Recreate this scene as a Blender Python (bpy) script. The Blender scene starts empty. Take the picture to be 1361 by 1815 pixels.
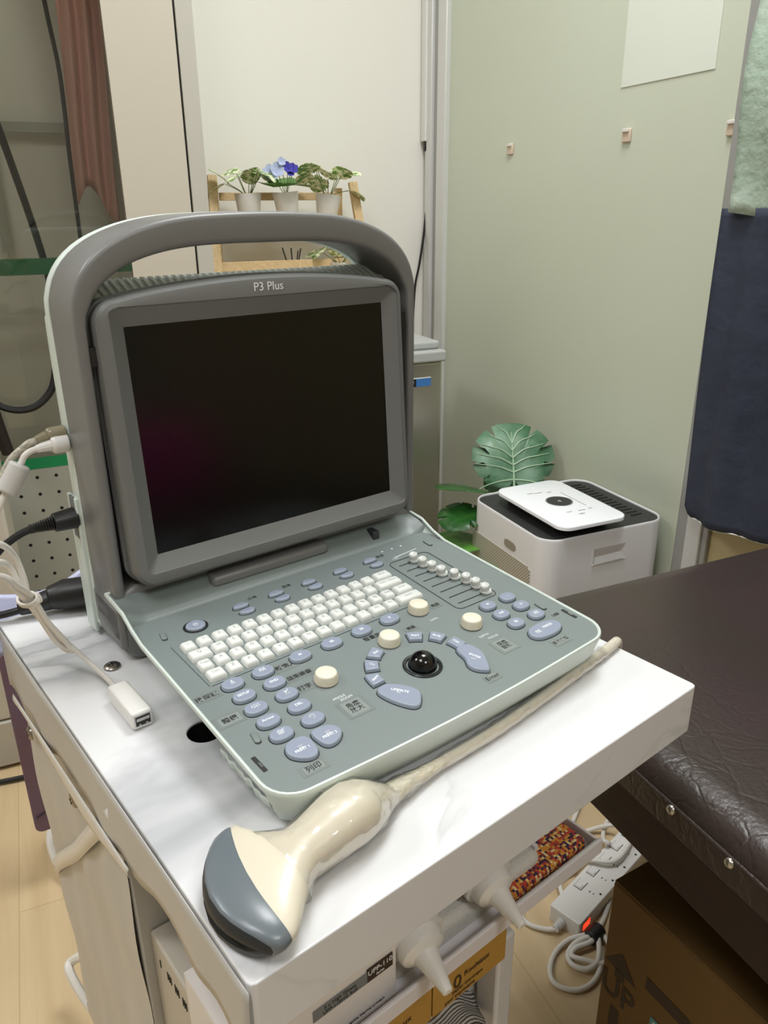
import bpy, bmesh, math, random
from mathutils import Matrix, Vector
PI = math.pi; R = math.radians
random.seed(7)
SC = bpy.context.scene; COL = SC.collection

# ------------------------------------------------------------------ camera, world, lights, exposure
CAM_POS = (0.0, 0.0, 1.165)
cd = bpy.data.cameras.new('camera'); cam = bpy.data.objects.new('camera', cd); COL.objects.link(cam)
cd.sensor_fit = 'VERTICAL'; cd.sensor_height = 36.0; cd.lens = 27.1; cd.clip_start = 0.02
_rt = Vector((0.9136, -0.4066, -0.0084)).normalized(); _fw = Vector((0.3755, 0.8513, -0.3664)).normalized()
_rt = (_rt - _fw*_rt.dot(_fw)).normalized(); _up = _rt.cross(_fw)
_m = Matrix((( _rt.x, _up.x, -_fw.x, CAM_POS[0]), (_rt.y, _up.y, -_fw.y, CAM_POS[1]), (_rt.z, _up.z, -_fw.z, CAM_POS[2]), (0, 0, 0, 1)))
cam.matrix_world = _m
SC.camera = cam

w = bpy.data.worlds.new('world'); SC.world = w; w.use_nodes = True
w.node_tree.nodes['Background'].inputs[0].default_value = (0.9, 0.95, 1.0, 1)
w.node_tree.nodes['Background'].inputs[1].default_value = 0.3

CEIL = 2.65
LAMPS = [((0.70, 0.95), 0, 0.62), ((-0.55, 0.0), 0, 0.34), ((2.2, -0.3), 0, 0.5), ((-1.4, 1.3), 0, 0.5), ((0.55, -1.15), 0, 0.42)]
LAMP_POWER = 34.0

SC.view_settings.view_transform = 'Standard'
SC.view_settings.look = 'None'
SC.view_settings.gamma = 1.0
SC.view_settings.use_curve_mapping = False
SC.view_settings.exposure = 0.15

# ------------------------------------------------------------------ materials
def S(r, g, b):
    f = lambda c: (c/255/12.92) if c/255 <= 0.04045 else ((c/255+0.055)/1.055)**2.4
    return (f(r), f(g), f(b), 1)
def mat(name, col, rough=0.5, metal=0.0, bump=None, noise=None, **kw):
    """noise=(scale, strength, col2) blends a second colour; bump=(scale, strength[, detail])"""
    m = bpy.data.materials.new(name); m.use_nodes = True; nt = m.node_tree; b = nt.nodes['Principled BSDF']
    b.inputs['Base Color'].default_value = col; b.inputs['Roughness'].default_value = rough; b.inputs['Metallic'].default_value = metal
    for k, v in kw.items(): b.inputs[k.replace('_', ' ')].default_value = v
    tc = nt.nodes.new('ShaderNodeTexCoord')
    if noise:
        n = nt.nodes.new('ShaderNodeTexNoise'); n.inputs['Scale'].default_value = noise[0]; n.inputs['Detail'].default_value = 6
        nt.links.new(tc.outputs['Object'], n.inputs['Vector'])
        r = nt.nodes.new('ShaderNodeValToRGB'); r.color_ramp.elements[0].position = 0.5-noise[1]; r.color_ramp.elements[1].position = 0.5+noise[1]
        r.color_ramp.elements[0].color = col; r.color_ramp.elements[1].color = noise[2]
        nt.links.new(n.outputs['Fac'], r.inputs['Fac']); nt.links.new(r.outputs['Color'], b.inputs['Base Color'])
    if bump:
        n = nt.nodes.new('ShaderNodeTexNoise'); n.inputs['Scale'].default_value = bump[0]; n.inputs['Detail'].default_value = bump[2] if len(bump) > 2 else 4
        nt.links.new(tc.outputs['Object'], n.inputs['Vector'])
        bp = nt.nodes.new('ShaderNodeBump'); bp.inputs['Strength'].default_value = bump[1]; bp.inputs['Distance'].default_value = bump[3] if len(bump) > 3 else 0.002
        nt.links.new(n.outputs['Fac'], bp.inputs['Height']); nt.links.new(bp.outputs['Normal'], b.inputs['Normal'])
    return m

M = {}
M['panel'] = mat('panel_grey_plastic', S(119, 128, 127), 0.42, bump=(900, 0.06, 2, 0.0005))
M['frame'] = mat('dark_grey_plastic', S(118, 118, 117), 0.38, bump=(1200, 0.05, 2, 0.0004))
M['bezel'] = mat('bezel_grey_plastic', S(112, 113, 112), 0.45, bump=(1200, 0.06, 2, 0.0004))
M['recess'] = mat('charcoal_plastic', S(52, 54, 58), 0.5)
M['shell'] = mat('pale_green_grey_plastic', S(208, 218, 212), 0.4)
M['screen'] = mat('screen_glass', S(7, 9, 8), 0.16, Specular_IOR_Level=0.34, bump=(1500, 0.02, 2, 0.0002))
M['key'] = mat('white_rubber_key', S(218, 220, 216), 0.5)
M['btn'] = mat('blue_grey_rubber', S(138, 146, 165), 0.45)
M['btn_side'] = mat('blue_grey_rubber_clear', S(150, 160, 176), 0.35)
M['knob'] = mat('cream_knob', S(226, 220, 200), 0.5)
M['print'] = mat('dark_print', S(20, 22, 22), 0.6)
M['print_grey'] = mat('grey_print', S(120, 122, 122), 0.6)
M['print_white'] = mat('white_print', S(235, 238, 242), 0.6)
M['slot'] = mat('black_slot', S(28, 30, 30), 0.6)
M['line'] = mat('groove_dark', S(66, 70, 70), 0.6)
M['sticker'] = mat('smoked_tape', S(120, 127, 125), 0.3)
M['sticker_in'] = mat('smoked_tape_inner', S(136, 143, 141), 0.3)
M['ball'] = mat('black_trackball', S(10, 10, 11), 0.12)
M['ballring'] = mat('trackball_ring', S(36, 38, 38), 0.3)
M['black'] = mat('black_plastic', S(24, 24, 25), 0.4)
M['blackrub'] = mat('black_cable', S(20, 20, 21), 0.5)
M['white'] = mat('white_plastic', S(228, 226, 222), 0.3)
M['whitecable'] = mat('white_cable', S(226, 222, 216), 0.4)
M['clear'] = mat('clear_plug', S(176, 168, 140), 0.2, Transmission_Weight=0.5)
M['metal'] = mat('steel', S(190, 188, 184), 0.25, 1.0)
M['nickel'] = mat('screw_nickel', S(150, 145, 138), 0.25, 1.0)
M['hole'] = mat('hole_dark', S(8, 8, 8), 0.9)
M['cream'] = mat('cream_probe', S(222, 214, 196), 0.3, noise=(14, .3, S(216, 208, 188)))
M['lens'] = mat('grey_lens_rubber', S(104, 112, 118), 0.28)
M['lens2'] = mat('grey_lens_under', S(40, 43, 46), 0.5)
def film():
    m = mat('cling_film', (1, 1, 1, 1), 0.08, bump=(30, 0.8, 2, 0.010)); nt = m.node_tree; b = nt.nodes['Principled BSDF']
    b.inputs['Transmission Weight'].default_value = 1.0; b.inputs['IOR'].default_value = 1.25
    tr = nt.nodes.new('ShaderNodeBsdfTransparent'); mx = nt.nodes.new('ShaderNodeMixShader'); mx.inputs[0].default_value = 0.3
    gl = nt.nodes.new('ShaderNodeBsdfGlossy'); gl.inputs['Roughness'].default_value = 0.12
    bp = [n for n in nt.nodes if n.type == 'BUMP'][0]; nt.links.new(bp.outputs[0], gl.inputs['Normal'])
    nt.links.new(tr.outputs[0], mx.inputs[1]); nt.links.new(gl.outputs[0], mx.inputs[2])
    lw = nt.nodes.new('ShaderNodeLayerWeight'); lw.inputs['Blend'].default_value = 0.25; nt.links.new(bp.outputs[0], lw.inputs['Normal'])
    mt = nt.nodes.new('ShaderNodeMath'); mt.operation = 'MULTIPLY_ADD'; mt.inputs[1].default_value = 0.6; mt.inputs[2].default_value = 0.07
    nt.links.new(lw.outputs['Facing'], mt.inputs[0]); nt.links.new(mt.outputs[0], mx.inputs[0])
    nt.links.new(mx.outputs[0], nt.nodes['Material Output'].inputs['Surface']); return m
M['film'] = film()
def marble():
    m = mat('marble_print_film', S(236, 236, 238), 0.22); nt = m.node_tree; b = nt.nodes['Principled BSDF']
    tc = nt.nodes.new('ShaderNodeTexCoord')
    mp = nt.nodes.new('ShaderNodeMapping'); mp.inputs['Rotation'].default_value = (0, 0, R(118)); mp.inputs['Scale'].default_value = (1.0, 2.0, 1.0)
    mp.inputs['Location'].default_value = (0.31, 0.12, 0)
    nt.links.new(tc.outputs['Object'], mp.inputs['Vector'])
    n = nt.nodes.new('ShaderNodeTexNoise'); n.inputs['Scale'].default_value = 2.6; n.inputs['Detail'].default_value = 5; n.inputs['Distortion'].default_value = 0.9
    nt.links.new(mp.outputs[0], n.inputs['Vector'])
    r = nt.nodes.new('ShaderNodeValToRGB'); e = r.color_ramp.elements
    e[0].position = 0.42; e[0].color = (1, 1, 1, 1); e[1].position = 0.5; e[1].color = (0, 0, 0, 1)
    x = e.new(0.58); x.color = (1, 1, 1, 1)
    x = e.new(0.485); x.color = (.6, .6, .6, 1)
    nt.links.new(n.outputs['Fac'], r.inputs['Fac'])
    n2 = nt.nodes.new('ShaderNodeTexNoise'); n2.inputs['Scale'].default_value = 3.0; nt.links.new(tc.outputs['Object'], n2.inputs['Vector'])
    r2 = nt.nodes.new('ShaderNodeValToRGB'); r2.color_ramp.elements[0].position = 0.42; r2.color_ramp.elements[1].position = 0.60
    nt.links.new(n2.outputs['Fac'], r2.inputs['Fac'])
    mxa = nt.nodes.new('ShaderNodeMix'); mxa.data_type = 'RGBA'; mxa.blend_type = 'ADD'; mxa.inputs[0].default_value = 1
    mxa.clamp_result = True
    nt.links.new(r.outputs[0], mxa.inputs[6]); nt.links.new(r2.outputs[0], mxa.inputs[7])
    mx = nt.nodes.new('ShaderNodeMix'); mx.data_type = 'RGBA'
    mx.inputs[6].default_value = S(172, 174, 178); mx.inputs[7].default_value = S(220, 220, 222)
    nt.links.new(mxa.outputs[2], mx.inputs[0]); nt.links.new(mx.outputs[2], b.inputs['Base Color'])
    nb = nt.nodes.new('ShaderNodeTexNoise'); nb.inputs['Scale'].default_value = 14; nb.inputs['Detail'].default_value = 3; nt.links.new(tc.outputs['Object'], nb.inputs['Vector'])
    bp = nt.nodes.new('ShaderNodeBump'); bp.inputs['Strength'].default_value = 0.25; bp.inputs['Distance'].default_value = 0.003
    nt.links.new(nb.outputs['Fac'], bp.inputs['Height']); nt.links.new(bp.outputs[0], b.inputs['Normal'])
    return m
M['marble'] = marble()
M['sidefilm'] = mat('marble_film_side', S(190, 188, 184), 0.35, bump=(9, 0.3, 3, 0.004), noise=(3, .25, S(180, 176, 169)))
def wood(name, c1, c2, rot=0, rough=0.45, sc=1.0, plank=None):
    m = mat(name, c1, rough); nt = m.node_tree; b = nt.nodes['Principled BSDF']
    tc = nt.nodes.new('ShaderNodeTexCoord'); mp = nt.nodes.new('ShaderNodeMapping'); mp.inputs['Rotation'].default_value = (0, 0, rot)
    mp.inputs['Scale'].default_value = (14*sc, 1.2*sc, 14*sc); nt.links.new(tc.outputs['Object'], mp.inputs['Vector'])
    n = nt.nodes.new('ShaderNodeTexNoise'); n.inputs['Scale'].default_value = 3; n.inputs['Detail'].default_value = 8; n.inputs['Distortion'].default_value = 0.6
    nt.links.new(mp.outputs[0], n.inputs['Vector'])
    r = nt.nodes.new('ShaderNodeValToRGB'); r.color_ramp.elements[0].position = 0.3; r.color_ramp.elements[1].position = 0.7
    r.color_ramp.elements[0].color = c1; r.color_ramp.elements[1].color = c2
    nt.links.new(n.outputs['Fac'], r.inputs['Fac']); out = r.outputs[0]
    if plank:
        bk = nt.nodes.new('ShaderNodeTexBrick'); bk.inputs['Scale'].default_value = 1.0; bk.inputs['Brick Width'].default_value = plank[0]; bk.inputs['Row Height'].default_value = plank[1]
        bk.inputs['Mortar Size'].default_value = 0.0012; bk.inputs['Color1'].default_value = (1, 1, 1, 1); bk.inputs['Color2'].default_value = (.93, .93, .93, 1); bk.inputs['Mortar'].default_value = (.8, .77, .72, 1)
        m2 = nt.nodes.new('ShaderNodeMapping'); m2.inputs['Rotation'].default_value = (0, 0, R(90)); nt.links.new(tc.outputs['Object'], m2.inputs['Vector']); nt.links.new(m2.outputs[0], bk.inputs['Vector'])
        mx = nt.nodes.new('ShaderNodeMix'); mx.data_type = 'RGBA'; mx.blend_type = 'MULTIPLY'; mx.inputs[0].default_value = 1
        nt.links.new(out, mx.inputs[6]); nt.links.new(bk.outputs['Color'], mx.inputs[7]); out = mx.outputs[2]
    nt.links.new(out, b.inputs['Base Color']); return m
M['floor'] = wood('light_wood_floor', S(216, 192, 154), S(202, 176, 137), 0, 0.4, 0.7, plank=(1.2, 0.19))
M['pine'] = wood('pine', S(226, 200, 158), S(206, 176, 128), 0, 0.5, 3)
M['darkwood'] = wood('dark_wood', S(46, 24, 12), S(30, 16, 9), 0, 0.6, 2)
M['wall'] = mat('cream_wall', S(241, 238, 230), 0.8, bump=(300, 0.05, 3, 0.001))
M['ceiling'] = mat('ceiling_white', S(235, 235, 230), 0.9)
M['otherwall'] = mat('grey_cream_wall', S(200, 196, 184), 0.85)
M['beige'] = mat('beige_laminate', S(200, 192, 178), 0.4)
M['beige2'] = mat('beige_laminate_strip', S(190, 186, 176), 0.4)
M['frost'] = mat('frosted_glass', S(206, 212, 194), 0.28, noise=(1.1, .35, S(198, 203, 184)))
M['alu'] = mat('aluminium_frame', S(218, 218, 216), 0.35, 0.25)
M['alu2'] = mat('aluminium_groove', S(168, 168, 166), 0.4, 0.3)
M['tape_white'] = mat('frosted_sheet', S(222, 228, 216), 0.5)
M['stainless'] = mat('brushed_stainless', S(190, 186, 172), 0.3, 0.9, bump=(300, 0.03, 2, 0.001))
M['pgrey'] = mat('dispenser_grey', S(176, 178, 176), 0.4)
M['blue'] = mat('blue_label', S(62, 120, 190), 0.4)
M['navy'] = mat('navy_cloth', S(38, 44, 62), 0.75, bump=(16, 0.5, 4, 0.01), noise=(4, .2, S(50, 56, 74)))
M['drape'] = mat('pale_green_cloth', S(150, 172, 154), 0.7, bump=(40, 0.8, 5, 0.006), noise=(9, .2, S(176, 190, 176)))
M['purwhite'] = mat('purifier_white', S(222, 221, 222), 0.35)
M['purtop'] = mat('purifier_black_top', S(46, 46, 46), 0.5, bump=(500, 0.2, 2, 0.001))
M['glosswhite'] = mat('gloss_white', S(244, 246, 250), 0.12)
M['leafdark'] = mat('leaf_dark', S(28, 74, 30), 0.35, noise=(30, .2, S(50, 100, 40)))
M['leafmid'] = mat('leaf_mid', S(66, 128, 40), 0.4, noise=(40, .2, S(100, 150, 60)))
M['leafvar'] = mat('leaf_variegated', S(124, 160, 84), 0.45, noise=(80, .05, S(250, 252, 216)))
M['leafbig'] = mat('leaf_big', S(70, 112, 80), 0.4, noise=(14, .12, S(120, 152, 128)))
M['vein'] = mat('leaf_vein', S(160, 188, 158), 0.5)
M['stem'] = mat('stem', S(108, 124, 72), 0.5)
M['potwhite'] = mat('pot_white', S(222, 218, 212), 0.4)
M['petal_blue'] = mat('petal_violet', S(72, 66, 176), 0.6)
M['petal_pale'] = mat('petal_pale', S(186, 196, 228), 0.6)
M['green'] = mat('green_tape', S(18, 128, 76), 0.45)
M['peg'] = mat('pegboard_grey', S(158, 158, 146), 0.5)
M['cabdark'] = mat('cabinet_interior', S(226, 224, 214), 0.7)
M['redcloth'] = mat('dusty_red_cloth', S(206, 158, 148), 0.8, bump=(8, .3, 3, .01))
M['purple'] = mat('purple_board', S(112, 94, 120), 0.5, noise=(5, .25, S(116, 84, 90)))
M['lav'] = mat('lavender_plastic', S(186, 188, 216), 0.25, bump=(30, .5, 4, .006))
M['cardboard'] = mat('cardboard', S(108, 80, 36), 0.75, bump=(60, .1, 3, .001), noise=(5, .3, S(98, 72, 32)))  # shade under the couch is put into this darkened brown
M['cardprint'] = mat('card_print', S(58, 42, 26), 0.7)
M['browncard'] = mat('ochre_card', S(176, 134, 60), 0.6)
M['paperbox'] = mat('white_card', S(226, 220, 216), 0.45)
M['greybox'] = mat('beige_equipment', S(190, 182, 168), 0.5)
M['tissue'] = mat('tissue_pack', S(205, 202, 196), 0.6, bump=(260, .6, 3, .002))
M['traywhite'] = mat('tray_white', S(222, 218, 222), 0.35)
M['legwhite'] = mat('leg_grey_white', S(205, 202, 202), 0.4)
M['glow_red'] = mat('neon_red', S(255, 90, 60), 0.3, Emission_Color=S(255, 70, 40), Emission_Strength=0.8)
def glass(name, tint, rough=0.02, mixf=0.75):
    m = bpy.data.materials.new(name); m.use_nodes = True; nt = m.node_tree; nt.nodes.clear()
    o = nt.nodes.new('ShaderNodeOutputMaterial'); t = nt.nodes.new('ShaderNodeBsdfTransparent'); t.inputs[0].default_value = tint
    g = nt.nodes.new('ShaderNodeBsdfGlossy'); g.inputs['Roughness'].default_value = rough; fr = nt.nodes.new('ShaderNodeFresnel'); fr.inputs['IOR'].default_value = 1.5
    mx = nt.nodes.new('ShaderNodeMixShader'); nt.links.new(fr.outputs[0], mx.inputs[0]); nt.links.new(t.outputs[0], mx.inputs[1]); nt.links.new(g.outputs[0], mx.inputs[2])
    nt.links.new(mx.outputs[0], o.inputs[0]); return m
M['darkglass'] = glass('smoked_glass', (0.94, 0.94, 0.91, 1))
def leather():
    m = mat('dark_brown_leather', S(52, 42, 40), 0.36); nt = m.node_tree; b = nt.nodes['Principled BSDF']
    tc = nt.nodes.new('ShaderNodeTexCoord'); n = nt.nodes.new('ShaderNodeTexNoise'); n.inputs['Scale'].default_value = 5; n.inputs['Detail'].default_value = 5; n.inputs['Distortion'].default_value = 1.5
    nt.links.new(tc.outputs['Object'], n.inputs['Vector'])
    v = nt.nodes.new('ShaderNodeTexVoronoi'); v.feature = 'DISTANCE_TO_EDGE'; v.inputs['Scale'].default_value = 26
    ad = nt.nodes.new('ShaderNodeVectorMath'); ad.operation = 'MULTIPLY_ADD'; ad.inputs[1].default_value = (.12, .12, .12)
    nt.links.new(n.outputs['Color'], ad.inputs[0]); nt.links.new(tc.outputs['Object'], ad.inputs[2]); nt.links.new(ad.outputs[0], v.inputs['Vector'])
    rr = nt.nodes.new('ShaderNodeMapRange'); rr.inputs[1].default_value = 0; rr.inputs[2].default_value = 0.08; nt.links.new(v.outputs['Distance'], rr.inputs[0])
    n2 = nt.nodes.new('ShaderNodeTexNoise'); n2.inputs['Scale'].default_value = 180; n2.inputs['Detail'].default_value = 4; nt.links.new(tc.outputs['Object'], n2.inputs['Vector'])
    s = nt.nodes.new('ShaderNodeMath'); s.operation = 'MULTIPLY_ADD'; s.inputs[1].default_value = 0.5; nt.links.new(rr.outputs[0], s.inputs[0]); nt.links.new(n2.outputs['Fac'], s.inputs[2])
    bp = nt.nodes.new('ShaderNodeBump'); bp.inputs['Distance'].default_value = 0.0022
    sx_ = nt.nodes.new('ShaderNodeSeparateXYZ'); nt.links.new(tc.outputs['Object'], sx_.inputs[0])
    mr = nt.nodes.new('ShaderNodeMapRange'); mr.inputs[1].default_value = -.27; mr.inputs[2].default_value = -.10; mr.inputs[3].default_value = .34; mr.inputs[4].default_value = .07
    nt.links.new(sx_.outputs[0], mr.inputs[0]); nt.links.new(mr.outputs[0], bp.inputs['Strength'])
    nt.links.new(s.outputs[0], bp.inputs['Height']); nt.links.new(bp.outputs[0], b.inputs['Normal'])
    r = nt.nodes.new('ShaderNodeValToRGB'); r.color_ramp.elements[0].position = 0.35; r.color_ramp.elements[1].position = 0.65
    r.color_ramp.elements[0].color = S(58, 49, 44); r.color_ramp.elements[1].color = S(62, 49, 48)
    nt.links.new(n.outputs['Fac'], r.inputs['Fac']); nt.links.new(r.outputs[0], b.inputs['Base Color'])
    return m
M['leather'] = leather()
def weave():
    m = mat('woven_orange', S(190, 110, 50), 0.8); nt = m.node_tree; b = nt.nodes['Principled BSDF']
    tc = nt.nodes.new('ShaderNodeTexCoord'); v = nt.nodes.new('ShaderNodeTexVoronoi'); v.inputs['Scale'].default_value = 420; v.inputs['Randomness'].default_value = 0.15
    nt.links.new(tc.outputs['Object'], v.inputs['Vector'])
    sp = nt.nodes.new('ShaderNodeSeparateColor'); nt.links.new(v.outputs['Color'], sp.inputs[0])
    r = nt.nodes.new('ShaderNodeValToRGB'); r.color_ramp.interpolation = 'CONSTANT'; e = r.color_ramp.elements
    cols = [S(60, 40, 70), S(196, 70, 50), S(220, 150, 60), S(236, 210, 150), S(140, 60, 60)]
    e[0].position = 0; e[0].color = cols[0]; e[1].position = .2; e[1].color = cols[1]
    for p, c in ((.45, cols[2]), (.7, cols[3]), (.85, cols[4])): x = e.new(p); x.color = c
    nt.links.new(sp.outputs[0], r.inputs['Fac']); nt.links.new(r.outputs[0], b.inputs['Base Color'])
    bp = nt.nodes.new('ShaderNodeBump'); bp.inputs['Strength'].default_value = 0.7; bp.inputs['Distance'].default_value = 0.002; bp.invert = True
    nt.links.new(v.outputs['Distance'], bp.inputs['Height']); nt.links.new(bp.outputs[0], b.inputs['Normal']); return m
M['weave'] = weave()
def dots(name, base, dot, scale, thr, plane='YZ'):
    """regular perforation: dark round holes on a grid, pitch = 1/scale metres"""
    m = mat(name, base, 0.45); nt = m.node_tree; b = nt.nodes['Principled BSDF']
    tc = nt.nodes.new('ShaderNodeTexCoord'); v = nt.nodes.new('ShaderNodeTexVoronoi'); v.inputs['Scale'].default_value = scale; v.inputs['Randomness'].default_value = 0
    mp = nt.nodes.new('ShaderNodeMapping'); mp.inputs['Scale'].default_value = {'YZ': (0, 1, 1), 'XZ': (1, 0, 1)}[plane]
    mp.inputs['Rotation'].default_value = (R(45), 0, 0) if plane == 'YZ' else (0, 0, 0)
    nt.links.new(tc.outputs['Object'], mp.inputs['Vector']); nt.links.new(mp.outputs[0], v.inputs['Vector'])
    c = nt.nodes.new('ShaderNodeMath'); c.operation = 'LESS_THAN'; c.inputs[1].default_value = thr; nt.links.new(v.outputs['Distance'], c.inputs[0])
    mx = nt.nodes.new('ShaderNodeMix'); mx.data_type = 'RGBA'; mx.inputs[6].default_value = base; mx.inputs[7].default_value = dot
    nt.links.new(c.outputs[0], mx.inputs[0]); nt.links.new(mx.outputs[2], b.inputs['Base Color']); return m
M['grille'] = dots('purifier_grille', S(196, 190, 176), S(112, 106, 94), 190, 0.32)
def stripes():
    m = mat('striped_cloth', S(150, 146, 138), 0.8); nt = m.node_tree; b = nt.nodes['Principled BSDF']
    tc = nt.nodes.new('ShaderNodeTexCoord'); wv = nt.nodes.new('ShaderNodeTexWave'); wv.inputs['Scale'].default_value = 150; wv.inputs['Distortion'].default_value = 1.2
    wv.bands_direction = 'Y'; nt.links.new(tc.outputs['Object'], wv.inputs['Vector'])
    r = nt.nodes.new('ShaderNodeValToRGB'); r.color_ramp.elements[0].color = S(60, 54, 48); r.color_ramp.elements[1].color = S(176, 172, 166); r.color_ramp.elements[0].position = .2; r.color_ramp.elements[1].position = .5
    nt.links.new(wv.outputs['Fac'], r.inputs['Fac']); nt.links.new(r.outputs[0], b.inputs['Base Color']); return m
M['stripes'] = stripes()

# ------------------------------------------------------------------ helpers
class MB:
    """collects shapes; build() links them as ONE mesh object"""
    def __init__(s): s.v = []; s.f = []; s.mi = []; s.mats = []; s.cur = 0
    def mat(s, m):
        m = M[m] if isinstance(m, str) else m
        if m not in s.mats: s.mats.append(m)
        s.cur = s.mats.index(m); return s
    def add(s, vs, fs, T=None):
        o = len(s.v)
        for p in vs:
            p = Vector(p); s.v.append(tuple(T @ p) if T is not None else tuple(p))
        for f in fs: s.f.append(tuple(i+o for i in f)); s.mi.append(s.cur)
        return s
    def box(s, x0, x1, y0, y1, z0, z1, T=None):
        v = [(x, y, z) for z in (z0, z1) for y in (y0, y1) for x in (x0, x1)]
        return s.add(v, [(0, 2, 3, 1), (4, 5, 7, 6), (0, 1, 5, 4), (2, 6, 7, 3), (0, 4, 6, 2), (1, 3, 7, 5)], T)
    def prism(s, poly, z0, z1, T=None, round_top=0.0, inset_top=None, n=3, sides=True, bottom=True):
        """poly ccw; top edge rounded by radius round_top"""
        rings = []
        if bottom or sides: rings.append((0.0, z0))
        if round_top > 0:
            for k in range(n+1):
                a = PI/2*k/n; rings.append((round_top*(1-math.cos(a)), z1-round_top+round_top*math.sin(a)))
        else: rings.append((0.0, z1))
        N = len(poly); vs = []; fs = []
        c = Vector((sum(p[0] for p in poly)/N, sum(p[1] for p in poly)/N))
        nrm = offs_normals(poly)
        for d, z in rings:
            for p, q in zip(poly, nrm): vs.append((p[0]+q[0]*d, p[1]+q[1]*d, z))
        for r in range(len(rings)-1):
            for i in range(N):
                j = (i+1) % N; fs.append((r*N+i, r*N+j, (r+1)*N+j, (r+1)*N+i))
        fs.append(tuple(range((len(rings)-1)*N, len(rings)*N)))
        if bottom: fs.append(tuple(reversed(range(N))))
        return s.add(vs, fs, T)
    def frustum(s, pb, pt, z0, z1, T=None):
        N = len(pb); vs = [(p[0], p[1], z0) for p in pb]+[(p[0], p[1], z1) for p in pt]
        fs = [(i, (i+1) % N, N+(i+1) % N, N+i) for i in range(N)]+[tuple(range(N, 2*N)), tuple(reversed(range(N)))]
        return s.add(vs, fs, T)
    def lathe(s, prof, n=32, T=None, cap=True):
        """prof [(r,z)...] bottom to top"""
        vs = []; fs = []
        for r, z in prof:
            for i in range(n): a = 2*PI*i/n; vs.append((r*math.cos(a), r*math.sin(a), z))
        for k in range(len(prof)-1):
            for i in range(n): j = (i+1) % n; fs.append((k*n+i, k*n+j, (k+1)*n+j, (k+1)*n+i))
        if cap: fs.append(tuple(reversed(range(n)))); fs.append(tuple(range((len(prof)-1)*n, len(prof)*n)))
        return s.add(vs, fs, T)
    def tube(s, path, r, n=10, T=None, closed=False, smooth=True):
        P = [Vector(p) for p in path]
        if smooth and len(P) > 2: P = catmull(P, 6, closed)
        rs = r if callable(r) else (lambda t: r)
        vs = []; fs = []; up = Vector((0, 0, 1)); L = len(P); prev = None
        for i, p in enumerate(P):
            a = P[i-1] if (i > 0 or closed) else p; b = P[(i+1) % L] if (i < L-1 or closed) else p
            t = (b-a).normalized()
            if prev is None:
                x = t.cross(up); x = x if x.length > 1e-3 else t.cross(Vector((1, 0, 0)))
            else: x = prev-t*prev.dot(t)
            x.normalize(); y = t.cross(x); prev = x; rr = rs(i/(L-1))
            for k in range(n):
                an = 2*PI*k/n; vs.append(p+x*rr*math.cos(an)+y*rr*math.sin(an))
        for i in range(L-1 if not closed else L):
            for k in range(n):
                j = (k+1) % n; a = i*n; b = ((i+1) % L)*n; fs.append((a+k, a+j, b+j, b+k))
        if not closed: fs.append(tuple(reversed(range(n)))); fs.append(tuple(range((L-1)*n, L*n)))
        return s.add(vs, fs, T)
    def loft(s, rings, T=None, cap=True):
        N = len(rings[0]); vs = [p for r in rings for p in r]; fs = []
        for k in range(len(rings)-1):
            for i in range(N): j = (i+1) % N; fs.append((k*N+i, k*N+j, (k+1)*N+j, (k+1)*N+i))
        if cap: fs.append(tuple(reversed(range(N)))); fs.append(tuple(range((len(rings)-1)*N, len(rings)*N)))
        return s.add(vs, fs, T)
    def grid(s, fn, nu, nv, T=None):
        vs = [fn(i/nu, j/nv) for j in range(nv+1) for i in range(nu+1)]
        fs = [(j*(nu+1)+i, j*(nu+1)+i+1, (j+1)*(nu+1)+i+1, (j+1)*(nu+1)+i) for j in range(nv) for i in range(nu)]
        return s.add(vs, fs, T)
    def sphere(s, c, r, n=16, T=None, sz=1.0):
        prof = [(max(1e-5, r*math.cos(a)), r*math.sin(a)*sz) for a in [(-PI/2+PI*k/n) for k in range(n+1)]]
        TT = Matrix.Translation(c); TT = T @ TT if T is not None else TT
        return s.lathe(prof, 2*n, TT)
    def text(s, txt, size, T, ext=0.0, bold=0.0, sx=1.0):
        vs, fs = text_geo(txt, size, ext, bold, sx); return s.add(vs, fs, T)
    def build(s, name, parent=None, m=None, bevel=0, seg=2, sharp=35, solid=0, loc=None):
        if m is not None and not s.mats: s.mat(m); s.mi = [0]*len(s.f)
        me = bpy.data.meshes.new(name); me.from_pydata(s.v, [], s.f); me.update()
        for mm in s.mats: me.materials.append(mm)
        me.polygons.foreach_set('material_index', s.mi)
        bm = bmesh.new(); bm.from_mesh(me); bmesh.ops.recalc_face_normals(bm, faces=bm.faces); bm.to_mesh(me); bm.free()
        for p in me.polygons: p.use_smooth = True
        me.set_sharp_from_angle(angle=R(sharp))
        o = bpy.data.objects.new(name, me); COL.objects.link(o)
        if parent: o.parent = parent
        if loc: o.location = loc
        if solid: md = o.modifiers.new('solid', 'SOLIDIFY'); md.thickness = solid; md.offset = 0
        if bevel:
            md = o.modifiers.new('bevel', 'BEVEL'); md.width = bevel; md.segments = seg; md.limit_method = 'ANGLE'; md.angle_limit = R(40); md.harden_normals = False
        return o
def mb(m=None):
    b = MB()
    if m: b.mat(m)
    return b
def offs_normals(poly):
    N = len(poly); out = []
    for i in range(N):
        a, p, b = [Vector(poly[k]) for k in ((i-1) % N, i, (i+1) % N)]
        d1 = (p-a).normalized() if (p-a).length > 1e-9 else Vector((1, 0)); d2 = (b-p).normalized() if (b-p).length > 1e-9 else d1
        n1 = Vector((-d1.y, d1.x)); n2 = Vector((-d2.y, d2.x)); n = (n1+n2)
        n = n.normalized() if n.length > 1e-6 else n1
        k = 1/max(0.35, n.dot(n1)); out.append((n.x*k, n.y*k))
    return out
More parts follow.
